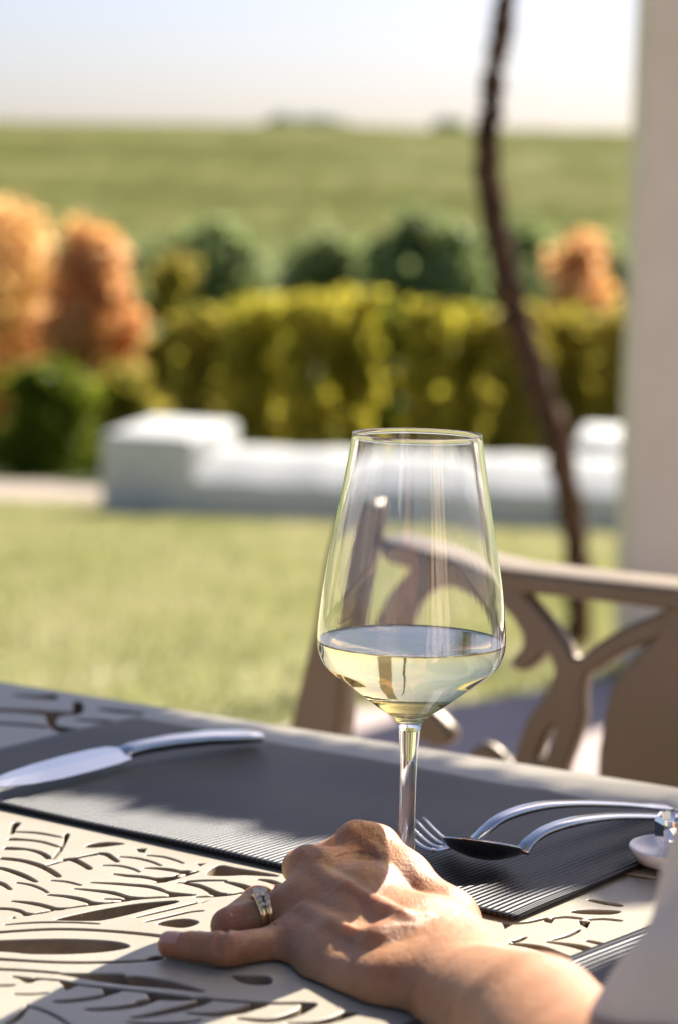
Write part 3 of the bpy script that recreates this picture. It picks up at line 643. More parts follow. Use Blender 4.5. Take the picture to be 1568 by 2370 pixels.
# rolled rim below the edge, frame and legs
rp = [TM @ Vector((x, y, -.017)) for x, y in rrect(a0+.006, a1-.006, b0+.006, b1-.006, .054, 6)]
link('rim', mesh_of('rim', *tube(rp+[rp[0], rp[1]], [.0085]*(len(rp)+2), 10)), M_table, table, True)
for sx in (a0+.12, a1-.12):
    for sy in (b0+.12, b1-.12):
        p = TM @ Vector((sx, sy, -.011)); q = TM @ Vector((sx+(.04 if sx > 0 else -.04), sy+(.04 if sy > -.5 else -.04), -TZ+.03))
        link('leg', mesh_of('leg', *tube([p, p.lerp(q, .5), q], [.028, .02, .026], 12)), M_table, table, True)
for sy in (b0+.12, b1-.12):
    bm = bmesh.new(); box_bm(bm, a0+.13, a1-.13, sy-.012, sy+.012, -.05, -.0115, TM, .003, 1); link('apron', bm_mesh('apron', bm), M_table, table)

# ------------------------------------------------------------------ placemats
def placemat(name, P0, du, dv, label, nx=60, ny=40, wav=.0003):
    """P0 corner, du / dv edge vectors; thin woven sheet with its own local axes"""
    t = .0011; vs, fs = [], []; ux, vx = du.normalized(), dv.normalized()
    g = random.Random(hash(name) % 100)
    L1, L2 = du.length, dv.length
    for lay in (t, 0):
        for j in range(ny+1):
            for i in range(nx+1):
                a, b = i/nx, j/ny
                z = lay+.0006+wav*(math.sin(a*17+b*5)+math.sin(b*13+a*4)) if wav else lay
                vs.append((a*L1, b*L2, z+wav*1.0))
    n1 = (nx+1)*(ny+1)
    for j in range(ny):
        for i in range(nx):
            q = (j*(nx+1)+i, j*(nx+1)+i+1, (j+1)*(nx+1)+i+1, (j+1)*(nx+1)+i); fs.append(q); fs.append(tuple(n1+k for k in q[::-1]))
    ring = [i for i in range(nx+1)]+[j*(nx+1)+nx for j in range(1, ny+1)]+[ny*(nx+1)+i for i in range(nx-1, -1, -1)]+[j*(nx+1) for j in range(ny-1, 0, -1)]
    for k in range(len(ring)): a, b = ring[k], ring[(k+1) % len(ring)]; fs.append((b, a, n1+a, n1+b))
    o = bpy.data.objects.new(name, mesh_of(name, vs, fs)); COL.objects.link(o); o.data.materials.append(M_mat); o.data.shade_smooth()
    o.matrix_world = Matrix(((ux.x, vx.x, 0, P0.x), (ux.y, vx.y, 0, P0.y), (0, 0, 1, TZ+.0008), (0, 0, 0, 1)))
    return tag(o, label, 'placemat', 'charcoal placemats on the table')
du = (m_n-m_c).normalized(); dv = (m_r-m_c).normalized()
dv = (dv+Vector((-du.y, du.x, 0))*(-1 if Vector((-du.y, du.x, 0)).dot(dv) < 0 else 1)).normalized()
Lm = abs((m_f-m_c).dot(du)); Wm = (m_f-m_c-du*((m_f-m_c).dot(du))).length
print('MAT', Lm, Wm, du, dv, 'edge', U)
placemat('placemat', m_c, du*Lm, dv*Wm, 'charcoal ribbed placemat under the knife, fork and spoon')
q0, q1 = Z(1287, 2241, TZ), Z(1405, 2192, TZ); ed = (q1-q0).normalized(); pe = Vector((ed.y, -ed.x, 0))
placemat('placemat', q0-ed*.16, pe*.40, ed*.28, 'dark placemat corner showing between the forearm and the blouse sleeve')

# ------------------------------------------------------------------ wine glass
GB = Z(936, 2062, TZ); gy_ = GB.y
gtilt = 0
def gh(py, r=0): return Y(CX, py-(0), gy_).z-TZ
def hz(px, py): return Y(px, py, gy_).z-TZ
def rad(rp): return rp/F_PX*(gy_/math.cos(0))*1.0
prof = [(1005, 151.5, 956), (1050, 157.5, 955), (1090, 164, 954), (1150, 174, 953), (1200, 182.5, 952), (1260, 193, 951), (1320, 203, 950), (1380, 212, 949), (1440, 218.5, 948), (1475, 220.5, 947), (1500, 219, 947), (1520, 213, 946), (1540, 202, 946), (1558, 183, 946), (1577, 157, 945), (1597, 130, 945), (1616, 104, 945), (1632, 82, 944), (1645, 62, 944), (1656, 45, 944), (1664, 36, 944), (1674, 29, 944), (1690, 25, 943)]
outer = [(rad(r), hz(c, y)) for y, r, c in prof]
ov = catmull(outer, 4); outer = [(float(a), float(b)) for a, b in ov]
print('GLASS base', GB, 'rim h', outer[0][1], 'max r', max(r for r, z in outer))
def wall(z):
    zb_ = hz(944, 1612); ex = .0022*min(1, max(0, (zb_-z)/.008)); return ex+( .0007 if z > outer[0][1]*.55 else .0007+.0006*(outer[0][1]*.55-z)/.04)
nrm = []
inner = []
for i, (r, z) in enumerate(outer):
    a = outer[max(i-1, 0)]; b = outer[min(i+1, len(outer)-1)]; tx, tz = b[0]-a[0], b[1]-a[1]; l = math.hypot(tx, tz)
    nx, nz = tz/l, -tx/l                     # towards the axis / up
    wt = wall(z); inner.append((r+nx*wt, z+nz*wt))
zin = hz(944, 1640)
inner = [(r, z) for r, z in inner if z > zin+.002 and r > .004]
lastr, lastz = inner[-1]
for k in range(1, 9): t_ = k/8; inner.append((lastr*(1-t_)+1e-5, lastz-(.0022)*math.sin(t_*math.pi/2)))
glass = thing('wine_glass', GB, 'tall clear tapered wine glass holding white wine, its foot under the hand', 'wine glass')
def mv(me): me.transform(Matrix.Translation(GB)); return me
# rim lip joins outer and inner walls
tr, tz_ = outer[0]; ir, iz = inner[0]
lip = [(ir+(tr-ir)*(.5-.5*math.cos(math.pi*k/6)), tz_+.0004*math.sin(math.pi*k/6)) for k in range(7)]
bowl = inner[::-1]+lip[1:-1]+outer
v, f = lathe(bowl, 160)
bme = mesh_of('bowl', v, f)
link('bowl', mv(bme), M_glass, glass, True)
zs = outer[-1][1]; rs = outer[-1][0]
st = [(rs, zs)]
for k in range(1, 25):
    t_ = k/24; z = zs+(.010-zs)*t_; r = rad(21.5-2.5*math.sin(t_*math.pi)) if t_ < .8 else rad(19.6)+(t_-.8)/.2*.0006
    r = rs+(r-rs)*min(1, t_*5); st.append((r, z))
v, f = lathe(st, 96); link('stem', mv(mesh_of('stem', v, f)), M_glass, glass, True)
r0, z0 = st[-1]
ft = [(r0, z0), (r0+.0008, z0-.0018), (r0+.0024, z0-.0035), (.0095, .0048), (.016, .0034), (.026, .0023), (.035, .0019), (.0385, .0015), (.0390, .0010), (.0385, .0006), (.030, .0008), (.018, .0012), (.0, .0016)]
v, f = lathe(ft, 128); me = mv(mesh_of('foot', v, f)); link('foot', me, M_glass, glass, True)
# wine, reaching a hair into the glass wall
zl = hz(947, 1484); wp = [(r, z) for r, z in inner if z < zl-.0006]
ri = float(np.interp(zl, [z for r, z in inner[::-1]], [r for r, z in inner[::-1]]))
body = []
for r, z in wp: body.append((max(r+.00025, 1e-5), z-.00015))
body = [(ri+.00025, zl+.0006), (ri+.00025, zl-.0003)]+body
top = [(ri-.0016, zl), (ri-.0008, zl+.0001), (ri-.0002, zl+.0003)]
top = [(ri*k/16+1e-5, zl) for k in range(15)]+top
v, f = lathe(top+body, 160)
me = mesh_of('white_wine', v, f); bm = bmesh.new(); bm.from_mesh(me); bmesh.ops.recalc_face_normals(bm, faces=bm.faces); bm.to_mesh(me); bm.free()
wn = link('white_wine', mv(me), M_wine, None, True); tag(wn, 'pale yellow white wine filling the lower third of the glass bowl', 'wine')
for n_ in ('bowl', 'stem', 'foot'):
    me = bpy.data.objects[n_].data if n_ != 'stem' else glass.children[1].data
for ch in glass.children:
    bm = bmesh.new(); bm.from_mesh(ch.data)
    if ch.name.startswith('foot') or ch.name.startswith('bowl'): bmesh.ops.remove_doubles(bm, verts=bm.verts, dist=2e-5)
    bm.to_mesh(ch.data); bm.free()

# ------------------------------------------------------------------ cutlery
def loft(rows, closed=True):
    """rows: list of rings (lists of Vector) of equal length"""
    n = len(rows[0]); vs = [p for r in rows for p in r]; fs = []
    for i in range(len(rows)-1):
        for k in range(n): k2 = (k+1) % n; fs.append((i*n+k, i*n+k2, (i+1)*n+k2, (i+1)*n+k))
    fs.append(tuple(range(n-1, -1, -1))); b = (len(rows)-1)*n; fs.append(tuple(b+k for k in range(n)))
    return vs, fs
MT = TZ+.0045                                # top of the mat
def section(c, s, u, w_, h_, n=16, p=2.6):
    return [c+s*(w_*math.copysign(abs(math.cos(a))**(2/p), math.cos(a)))+u*(h_*math.copysign(abs(math.sin(a))**(2/p), math.sin(a))) for a in [2*math.pi*k/n for k in range(n)]]
# knife
kb, kh = Z(285, 1748, MT+.004), Z(600, 1702, MT+.004); kt = Z(-60, 1836, MT+.003)
knife = thing('table_knife', Vector((kb.x, kb.y, MT)), 'steel table knife with its wide blade pointing left on the placemat', 'knife')
kd = (kh-kb); kd.z = 0; Lh = kd.length; kd.normalize(); ks = Vector((-kd.y, kd.x, 0)); up = Vector((0, 0, 1))
rows = []
for t_, w_, h_, dz in [(-.02, .0035, .0016, 0), (0, .0062, .0035, .001), (.05, .0058, .004, .002), (.15, .0052, .004, .003), (.35, .0062, .0042, .0035), (.6, .0078, .0042, .003), (.85, .0092, .004, .001), (.97, .0085, .0035, 0), (1.0, .006, .002, 0)]:
    rows.append(section(Vector((kb.x, kb.y, MT+.0042+dz))+kd*(t_*Lh), ks, up, w_, h_))
link('handle', mesh_of('handle', *loft(rows)), M_steel, knife, True)
bd = Vector((kt.x-kb.x, kt.y-kb.y, 0)); Lb = bd.length; bd.normalize(); bs = Vector((-bd.y, bd.x, 0))
tiltb = Matrix.Rotation(R(-9), 3, bd)
rows = []
for t_, back, belly in [(0, .0055, .0055), (.04, .009, .0115), (.15, .0105, .0135), (.35, .0105, .0145), (.55, .009, .0145), (.72, .0065, .0125), (.86, .003, .0085), (.95, 0, .0045), (1.0, -.002, .0012)]:
    c = Vector((kb.x, kb.y, MT+.0062))+bd*(t_*Lb); bsx = tiltb @ bs; upx = tiltb @ up
    # back is the thick spine, belly the cutting edge, seen as the near side
    rows.append([c+bsx*(-back)+upx*.0009, c+bsx*((belly-back)*.3)+upx*.0010, c+bsx*belly+upx*.0002, c+bsx*belly-upx*.0002, c+bsx*((belly-back)*.3)-upx*.0010, c+bsx*(-back)-upx*.0009])
link('blade', mesh_of('blade', *loft(rows)), M_steel, knife)
def cutlery(name, path, head, label, cat):
    """path: [(px,py,z,halfwidth,halfheight)] handle from the head to the end"""
    P = [Vector((Z(a, b, MT+z).x, Z(a, b, MT+z).y, MT+z)) for a, b, z, w_, h_ in path]
    t = thing(name, Vector((P[0].x, P[0].y, MT)), label, cat)
    Q = [Vector(p) for p in catmull(P, 6)]; W = [float(q[0]) for q in catmull([(p[3],) for p in path], 6)]; H = [float(q[0]) for q in catmull([(p[4],) for p in path], 6)]
    rows = []
    for i, p in enumerate(Q):
        tg = (Q[min(i+1, len(Q)-1)]-Q[max(i-1, 0)]).normalized(); s = tg.cross(up).normalized(); u = s.cross(tg)
        rows.append(section(p, s, u, W[i], H[i]))
    link('handle', mesh_of('handle', *loft(rows)), M_steel, t, True)
    return t, P
def shell(fn, nu, nv, thick, name, parent):
    vs = [];
    for lay in (0, 1):
        for j in range(nv+1):
            for i in range(nu+1):
                p, n = fn(i/nu, j/nv); vs.append(p-n*(thick*lay))
    n1 = (nu+1)*(nv+1); fs = []
    for j in range(nv):
        for i in range(nu):
            q = (j*(nu+1)+i, j*(nu+1)+i+1, (j+1)*(nu+1)+i+1, (j+1)*(nu+1)+i); fs.append(q); fs.append(tuple(n1+k for k in q[::-1]))
    ring = [i for i in range(nu+1)]+[j*(nu+1)+nu for j in range(1, nv+1)]+[nv*(nu+1)+i for i in range(nu-1, -1, -1)]+[j*(nu+1) for j in range(nv-1, 0, -1)]
    for k in range(len(ring)): a, b = ring[k], ring[(k+1) % len(ring)]; fs.append((b, a, n1+a, n1+b))
    return link(name, mesh_of(name, vs, fs), M_steel, parent, True)
# spoon: face up, bowl towards the camera-left, handle arching to the right
sp, SPp = cutlery('spoon', [(1206, 1972, .0085, .0042, .0016), (1222, 1950, .0125, .0038, .0019), (1258, 1924, .0165, .0036, .0022), (1320, 1903, .0185, .0042, .0023), (1400, 1891, .016, .0044, .0018), (1480, 1889, .010, .0056, .0017), (1545, 1892, .0045, .0066, .0015), (1600, 1898, .0022, .0058, .0012)], None, 'steel dessert spoon lying face up nearest the wrist on the placemat', 'spoon')
def spoon_fn(c, tip, W_, dep):
    ax = (c-tip); ax.z = 0; Ls = ax.length; ax.normalize(); s = Vector((-ax.y, ax.x, 0)); tl = c.z-tip.z
    def fn(u, v):
        a = (u*2-1); b = v
        wd = W_*math.sin(math.pi*min(1, max(0, .04+.93*b)))**.62*(1.05-.25*b)
        zz = -dep*(1-a*a)*math.sin(math.pi*(.06+.9*b))**.8
        p = Vector((tip.x, tip.y, tip.z))+ax*(b*Ls)+s*(a*wd)+Vector((0, 0, zz+tl*b*b-a*wd*.36+.002))
        return p, Vector((0, 0, 1))
    return fn
tip = Z(1028, 1950, MT+.0085); tip.z = MT+.0085
shell(spoon_fn(SPp[0]+Vector((.001, .001, 0)), tip, .0215, .0075), 16, 20, .0011, 'spoon_bowl', sp)
# fork
fk, FKp = cutlery('fork', [(1092, 1946, .0085, .0044, .0016), (1120, 1922, .0135, .0038, .0019), (1160, 1893, .0185, .0036, .0022), (1230, 1869, .0205, .0042, .0023), (1310, 1860, .018, .0044, .0018), (1400, 1860, .011, .0056, .0017), (1480, 1864, .0045, .0066, .0015), (1550, 1870, .0022, .0058, .0012)], None, 'steel fork lying behind the spoon with its tines towards the glass stem', 'fork')
root = FKp[0]; fe = Z(958, 1908, MT+.010); ax = Vector((fe.x-root.x, fe.y-root.y, 0)); Lf = min(.046, max(.040, ax.length)); ax.normalize(); s = Vector((-ax.y, ax.x, 0))
def prof_z(b): return -.0065*math.sin(math.pi*min(1, b*1.02))+.006*max(0, b-.6)
rows = []
for b, w_ in [(-.02, .0034), (.06, .006), (.14, .0095), (.24, .0115), (.34, .0118), (.42, .0116)]:
    rows.append(section(root+ax*(b*Lf)+up*prof_z(b), s, up, w_, .0009))
fh_ = link('fork_head', mesh_of('fork_head', *loft(rows)), M_steel, fk, True)
for k in range(4):
    off = (k-1.5)*.0062; rows = []
    for b in np.linspace(.41, 1.0, 9):
        w_ = .0017*(1-.45*(b-.41)/.59); rows.append(section(root+ax*(b*Lf)+s*off*(1+.05*b)+up*prof_z(b), s, up, w_, .0009, 8))
    link('tine', mesh_of('tine', *loft(rows)), M_steel, fh_, True)

# small saucer and glass dish half hidden behind the sleeve
sc = Z(1572, 1958, MT+.008); sc.z = 0; dd = thing('saucer', (sc.x, sc.y, TZ+.003), 'small white saucer peeking out beside the blouse sleeve', 'saucer')
v, f = lathe([(.0, .0035), (.012, .003), (.02, .004), (.0245, .0085), (.025, .0095), (.0255, .0085), (.021, .0016), (.012, .0008), (.0, .0008)], 64)
me = mesh_of('saucer_dish', v, f); me.transform(Matrix.Translation(dd.location)); link('saucer_dish', me, M_porc, dd, True)
tj = thing('glass_jar', (sc.x+.004, sc.y+.002, TZ+.0068), 'small faceted clear glass jar standing on the white saucer', 'jar')
v, f = lathe([(.0, .001), (.0105, .0), (.0135, .002), (.0165, .010), (.0170, .018), (.0160, .0205), (.0150, .020), (.0148, .010), (.0115, .004), (.0, .004)], 10)
me = mesh_of('jar_body', v, f); me.transform(Matrix.Translation(tj.location)); link('jar_body', me, M_glass, tj)

# ------------------------------------------------------------------ solid modelling by distance fields (hand, arm, blouse)
class Field:
    def __init__(s, lo, hi, h):
        s.lo = np.array(lo); s.h = h; s.n = np.ceil((np.array(hi)-s.lo)/h).astype(int)+1
        s.d = np.full(s.n, .05, np.float32); s.ax = [s.lo[i]+np.arange(s.n[i])*h for i in range(3)]
    def _win(s, pts, r, m):
        p = np.array(pts); a = p.min(0)-r-m; b = p.max(0)+r+m
        i0 = np.clip(((a-s.lo)/s.h).astype(int), 0, s.n-1); i1 = np.clip(((b-s.lo)/s.h).astype(int)+2, 1, s.n)
        sl = tuple(slice(i0[k], i1[k]) for k in range(3))
        X, Y_, Z_ = np.meshgrid(*[s.ax[k][sl[k]].astype(np.float32) for k in range(3)], indexing='ij'); return sl, X, Y_, Z_
    def cone(s, a, b, ra, rb, k=.004, op='add', sq=None):
        """rounded cone from a to b; sq = (direction, factor) flattens it along a direction"""
        a = np.array(a, np.float32); b = np.array(b, np.float32); r = max(ra, rb)
        sl, X, Y_, Z_ = s._win([a, b], r*(1.0), max(k*1.5, .004))
        if X.size == 0: return
        P = np.stack([X-a[0], Y_-a[1], Z_-a[2]], -1); ab = b-a; L2 = float(ab@ab)+1e-12
        if sq is not None:
            dn = np.array(sq[0], np.float32); dn /= np.linalg.norm(dn); fct = 1/sq[1]-1
            t = np.clip((P@ab)/L2, 0, 1); Q = P-t[..., None]*ab; Q = Q+((Q@dn)*fct)[..., None]*dn
            d = (np.linalg.norm(Q, axis=-1)-(ra+(rb-ra)*t))*(sq[1]**.5)
        else:
            t = np.clip((P@ab)/L2, 0, 1); Q = P-t[..., None]*ab; d = np.linalg.norm(Q, axis=-1)-(ra+(rb-ra)*t)
        cur = s.d[sl]
        if op == 'add':
            hh = np.clip(.5+.5*(cur-d)/k, 0, 1); s.d[sl] = cur*(1-hh)+d*hh-k*hh*(1-hh)
        else:                                  # carve
            d = -d; hh = np.clip(.5-.5*(cur-d)/k, 0, 1); s.d[sl] = cur*(1-hh)+d*hh+k*hh*(1-hh)
    def chain(s, pts, rs, k=.004, **kw):
        for i in range(len(pts)-1): s.cone(pts[i], pts[i+1], rs[i], rs[i+1], k if i == 0 else min(k, .003), **kw)
    def mesh(s, name):
        d = s.d; ins = d < 0; n = d.shape
        cnt = np.zeros((n[0]-1, n[1]-1, n[2]-1), np.int32); 
        for i in (0, 1):
            for j in (0, 1):
                for k in (0, 1): cnt += ins[i:n[0]-1+i, j:n[1]-1+j, k:n[2]-1+k]
        act = (cnt > 0) & (cnt < 8); ci = np.argwhere(act); idx = -np.ones(act.shape, np.int64); idx[act] = np.arange(len(ci))
        acc = np.zeros((len(ci), 3)); num = np.zeros(len(ci)); C = [(i, j, k) for i in (0, 1) for j in (0, 1) for k in (0, 1)]
        val = {c: d[ci[:, 0]+c[0], ci[:, 1]+c[1], ci[:, 2]+c[2]] for c in C}
        for c in C:
            for ax_ in range(3):
                if c[ax_] == 0:
                    e = list(c); e[ax_] = 1; e = tuple(e); a, b = val[c], val[e]; m = (a < 0) != (b < 0)
                    t = np.where(m, a/np.where(m, a-b, 1), 0); p = np.array(c, float)[None].repeat(len(ci), 0); p[:, ax_] = t
                    acc[m] += p[m]; num[m] += 1
        V = s.lo+(ci+acc/num[:, None])*s.h; F = []
        for ax_ in range(3):
            o1, o2 = [(1, 2), (2, 0), (0, 1)][ax_]
            sl0 = [slice(None)]*3; sl1 = [slice(None)]*3; sl0[ax_] = slice(0, n[ax_]-1); sl1[ax_] = slice(1, n[ax_])
            a = ins[tuple(sl0)]; b = ins[tuple(sl1)]; E = np.argwhere(a != b); E = E[(E[:, o1] > 0) & (E[:, o2] > 0) & (E[:, o1] < n[o1]-1) & (E[:, o2] < n[o2]-1)]
            fl = a[E[:, 0], E[:, 1], E[:, 2]]
            def at(q1, q2):
                q = E.copy(); q[:, o1] -= q1; q[:, o2] -= q2; return idx[q[:, 0], q[:, 1], q[:, 2]]
            Q = np.stack([at(1, 1), at(0, 1), at(0, 0), at(1, 0)], 1); Q[~fl] = Q[~fl][:, ::-1]; F.append(Q)
        F = np.concatenate(F); F = F[(F >= 0).all(1)]
        me = bpy.data.meshes.new(name); me.vertices.add(len(V)); me.vertices.foreach_set('co', V.astype(np.float32).reshape(-1))
        me.loops.add(len(F)*4); me.loops.foreach_set('vertex_index', F.reshape(-1)); me.polygons.add(len(F)); me.polygons.foreach_set('loop_start', np.arange(len(F))*4)
        me.update(calc_edges=True); me.validate()
        # light smoothing
        E = np.zeros(len(me.edges)*2, np.int64); me.edges.foreach_get('vertices', E); E = E.reshape(-1, 2)
        for it in range(3):
            sm_ = np.zeros_like(V); ct = np.zeros(len(V)); np.add.at(sm_, E[:, 0], V[E[:, 1]]); np.add.at(sm_, E[:, 1], V[E[:, 0]]); np.add.at(ct, E[:, 0], 1); np.add.at(ct, E[:, 1], 1)
            V = V*.5+.5*sm_/np.maximum(ct, 1)[:, None]
        me.vertices.foreach_set('co', V.astype(np.float32).reshape(-1)); me.update()
        return me
A3 = lambda v: np.array((v.x, v.y, v.z))
px2m = lambda p, y: p/F_PX*y
H = Field((-.085, .745, TZ-.002), (.23, 1.175, TZ+.095), .00065)
# joints: J(px, py, distance)
J = lambda a, b, y: A3(Y(a, b, y))
def T_(px, py, r): return A3(Z(px, py, TZ+r))       # resting on the table top
# little finger, stretched flat on the table
l0 = T_(399, 2188, .0058); l1 = T_(452, 2192, .0066); l2 = T_(520, 2198, .0072); l3 = J(672, 2196, 1.036)
H.chain([l0, l1, l2, l3], [.0056, .0065, .0071, .0108], .003)
H.cone(l0+(l1-l0)*-.08, l0, .0048, .0055, .003)
H.cone(l2, l2+np.array([.002, 0, .0004]), .0071, .0070, .004)
# ring finger, bent, its middle joint at the left
r3 = J(690, 2100, 1.062); r2 = J(529, 2142, 1.053); r1 = np.array([r2[0]+.012, r2[1]+.026, TZ+.0088]); r0 = np.array([r1[0]+.016, r1[1]+.012, TZ+.0085])
rm = r3+(r2-r3)*.45; rm[2] += .0005
H.chain([r3, rm, r2, r1, r0], [.0105, .0080, .0074, .0070, .0064], .003)
# middle finger
m3 = J(716, 2012, 1.082); m2 = np.array([m3[0]-.004, m3[1]+.032, TZ+.016]); m1 = np.array([m2[0]+.016, m2[1]+.018, TZ+.0105]); m0 = np.array([m1[0]+.014, m1[1]+.006, TZ+.011])
H.chain([m3, m2, m1, m0], [.0092, .0086, .0078, .0070], .003)
# index finger, curled down to the foot of the glass
i3 = J(826, 1954, 1.098); i2 = np.array([i3[0]-.013, i3[1]+.030, TZ+.016]); i1 = np.array([i2[0]+.015, i2[1]+.012, TZ+.0095]); i0 = np.array([i1[0]+.014, i1[1]-.001, TZ+.0095])
H.chain([i3, i2, i1, i0], [.0096, .0086, .0078, .0070], .003)
# wrist and palm
wI = J(1032, 2122, 1.050); wM = J(985, 2158, 1.030); wR = J(940, 2200, 1.012); wL = J(900, 2240, .998)
H.chain([i3, J(872, 1962, 1.096), i3+(wI-i3)*.55+np.array([0, 0, .0008]), wI], [.0094, .0100, .0108, .0125], .004)
H.chain([m3, m3+(wM-m3)*.5, wM], [.0098, .0118, .014], .006)
H.chain([r3, r3+(wR-r3)*.5, wR], [.0105, .0132, .015], .008)
H.chain([l3, l3+(wL-l3)*.5, wL], [.0115, .0155, .0165], .008)
# heel of the hand resting on the table
hp = J(775, 2262, 1.005); hq = J(905, 2292, .975)
H.chain([l3+np.array([.006, 0, -.002]), hp, hq], [.012, .0162, .0165], .010)
H.cone(m3+(wM-m3)*.4+np.array([0, .012, -.012]), wM+np.array([0, .010, -.010]), .013, .014, .010)
H.cone((m3+r3)/2+(wM-m3)*.15, (wM+wR)/2, .0108, .0150, .012)
for a_, b_, wa, wb, r_ in ((i3, m3, wI, wM, .0092), (m3, r3, wM, wR, .0098), (r3, l3, wR, wL, .0100)):
    H.cone(a_+(wa-a_)*.16, b_+(wb-b_)*.16, r_, r_, .010); H.cone(a_+(wa-a_)*.5, b_+(wb-b_)*.5, r_+.0012, r_+.0018, .012)
# thumb behind, reaching for the foot of the glass
t3 = wI+np.array([-.004, .006, -.010]); t2 = np.array([.037, 1.094, TZ+.0085]); t1 = np.array([.034, 1.118, TZ+.0092]); t0 = np.array([.030, 1.138, TZ+.0095])
H.chain([t3, t2, t1, t0], [.013, .0105, .0092, .0078], .006)
# bony knuckles and tendons
for p, r in ((i3, .0090), (m3, .0082)): H.cone(p+np.array([0, -.001, .0020]), p+np.array([.003, -.002, .0022]), r, r*.9, .004)
def tendon(a, b, off, r): H.chain([a+off, a+(b-a)*.35+off*1.12, a+(b-a)*.8+off*.9], [r, r*.8, r*.5], .003)
dors = np.array([-.25, -.62, .74])          # roughly the outward direction of the back of the hand
tendon(i3, wI, dors*.0090, .0022); tendon(m3, wM, dors*.0094, .0022)
# forearm
fw = (wM+wR)/2; f1 = J(1078, 2322, .960); f2 = J(1236, 2392, .878); f3 = J(1372, 2560, .80); f4 = np.array([.135, .72, TZ+.040])
H.chain([fw+np.array([.002, -.004, -.004]), f1, f2, f3, f4], [.0205, .0245, .0295, .0335, .037], .014)
H.cone(wI+np.array([.0, -.004, -.004]), f1+np.array([.008, .010, .004]), .0145, .018, .010)
def surf(px, py, sink=0.0):                 # first point of the modelled skin on a sight line, pushed in by sink
    d = A3(ray(px, py)); d /= np.linalg.norm(d); e = A3(EYE); ts = np.arange(.80, 1.25, .0005)
    P = e+ts[:, None]*d; I = np.round((P-H.lo)/H.h).astype(int); okk = ((I >= 0) & (I < H.n)).all(1); I = np.clip(I, 0, H.n-1)
    v = np.where(okk, H.d[I[:, 0], I[:, 1], I[:, 2]], 1); k = np.argmax(v < 0); return e+(ts[k]+sink)*d
def ridge(pts, r, sink, k=.004, **kw):
    P = [surf(a, b, sink) for a, b in pts]; H.chain(P, [r*.6]+[r]*(len(P)-2)+[r*.6] if len(P) > 2 else [r]*len(P), k, **kw)
ub = surf(868, 2190, .0066); H.cone(ub, ub+np.array([.003, 0, -.001]), .0080, .0075, .005)
ridge([(880, 2168), (930, 2138), (985, 2124)], .0040, .0028, .010)
ridge([(775, 1985), (800, 1976), (830, 1974), (858, 1980)], .0005, .0001, .001, op='carve')
ridge([(780, 1996), (806, 1988), (832, 1988)], .0004, .0001, .001, op='carve')
ridge([(742, 2022), (800, 2058), (870, 2092), (930, 2112)], .0030, .0027, .005)
ridge([(705, 2105), (770, 2140), (835, 2160)], .0030, .0028, .005)
# skin folds across the finger joints and knuckles
def crease(c, axis, r, a0_=-80, a1_=80, rr_=.0006, bow=.0006):
    axis = axis/np.linalg.norm(axis); u_ = np.array([0, -.35, 1.0]); u_ -= axis*(u_@axis); u_ /= np.linalg.norm(u_); v_ = np.cross(axis, u_); ps = []
    for a in np.linspace(R(a0_), R(a1_), 9): ps.append(c+u_*math.cos(a)*r+v_*math.sin(a)*r+axis*bow*math.cos(a*2))
    H.chain(ps, [rr_*.4]+[rr_]*7+[rr_*.4], .0009, op='carve')
for c_, ax_c, rr0 in ((l2, l1-l2, .0076), (l2+(l1-l2)*.10, l1-l2, .0075), (l2-(l1-l2)*.10, l1-l2, .0077)): crease(c_, ax_c, rr0+.0002)
crease(l1, l0-l1, .0070); crease(l3+(l2-l3)*.25, l2-l3, .0102, -60, 70, .0005)
# keep everything above the table top
H.d = np.maximum(H.d, (TZ+.0008)-H.ax[2][None, None, :].astype(np.float32))
person = thing('person', (.30, .60, .03), 'person in a pale linen blouse, left hand resting at the foot of the glass', 'person')
body = link('body', H.mesh('body'), M_skin, person, True)
# skin is redder over the joints and finger ends
vc = np.zeros(len(body.data.vertices)*3); body.data.vertices.foreach_get('co', vc); vc = vc.reshape(-1, 3)+np.array(person.location)
fl = np.zeros(len(vc))
for c_, r_, a_ in ((l0, .010, 1), (l2, .007, .6), (l1, .006, .4), (r2, .010, .8), (m3, .010, .8), (i3, .010, .6), (l3, .010, .35), (ub, .008, .4)): fl += a_*np.exp(-((vc-c_)**2).sum(1)/r_**2)
at_ = body.data.attributes.new('flush', 'FLOAT', 'POINT'); at_.data.foreach_set('value', np.clip(fl, 0, 1).astype(np.float32))
_N, _L, _B = nodes(M_skin); _a = _N.new('ShaderNodeAttribute'); _a.attribute_name = 'flush'; _mx = _N.new('ShaderNodeMix'); _mx.data_type = 'RGBA'
_src = _B.inputs['Base Color'].links[0].from_socket; _ml = _N.new('ShaderNodeMath'); _ml.operation = 'MULTIPLY'; _ml.inputs[1].default_value = .6
_L.new(_a.outputs['Fac'], _ml.inputs[0]); _L.new(_ml.outputs[0], _mx.inputs[0]); _L.new(_src, _mx.inputs[6]); _mx.inputs[7].default_value = (.42, .13, .065, 1); _L.new(_mx.outputs[2], _B.inputs['Base Color'])
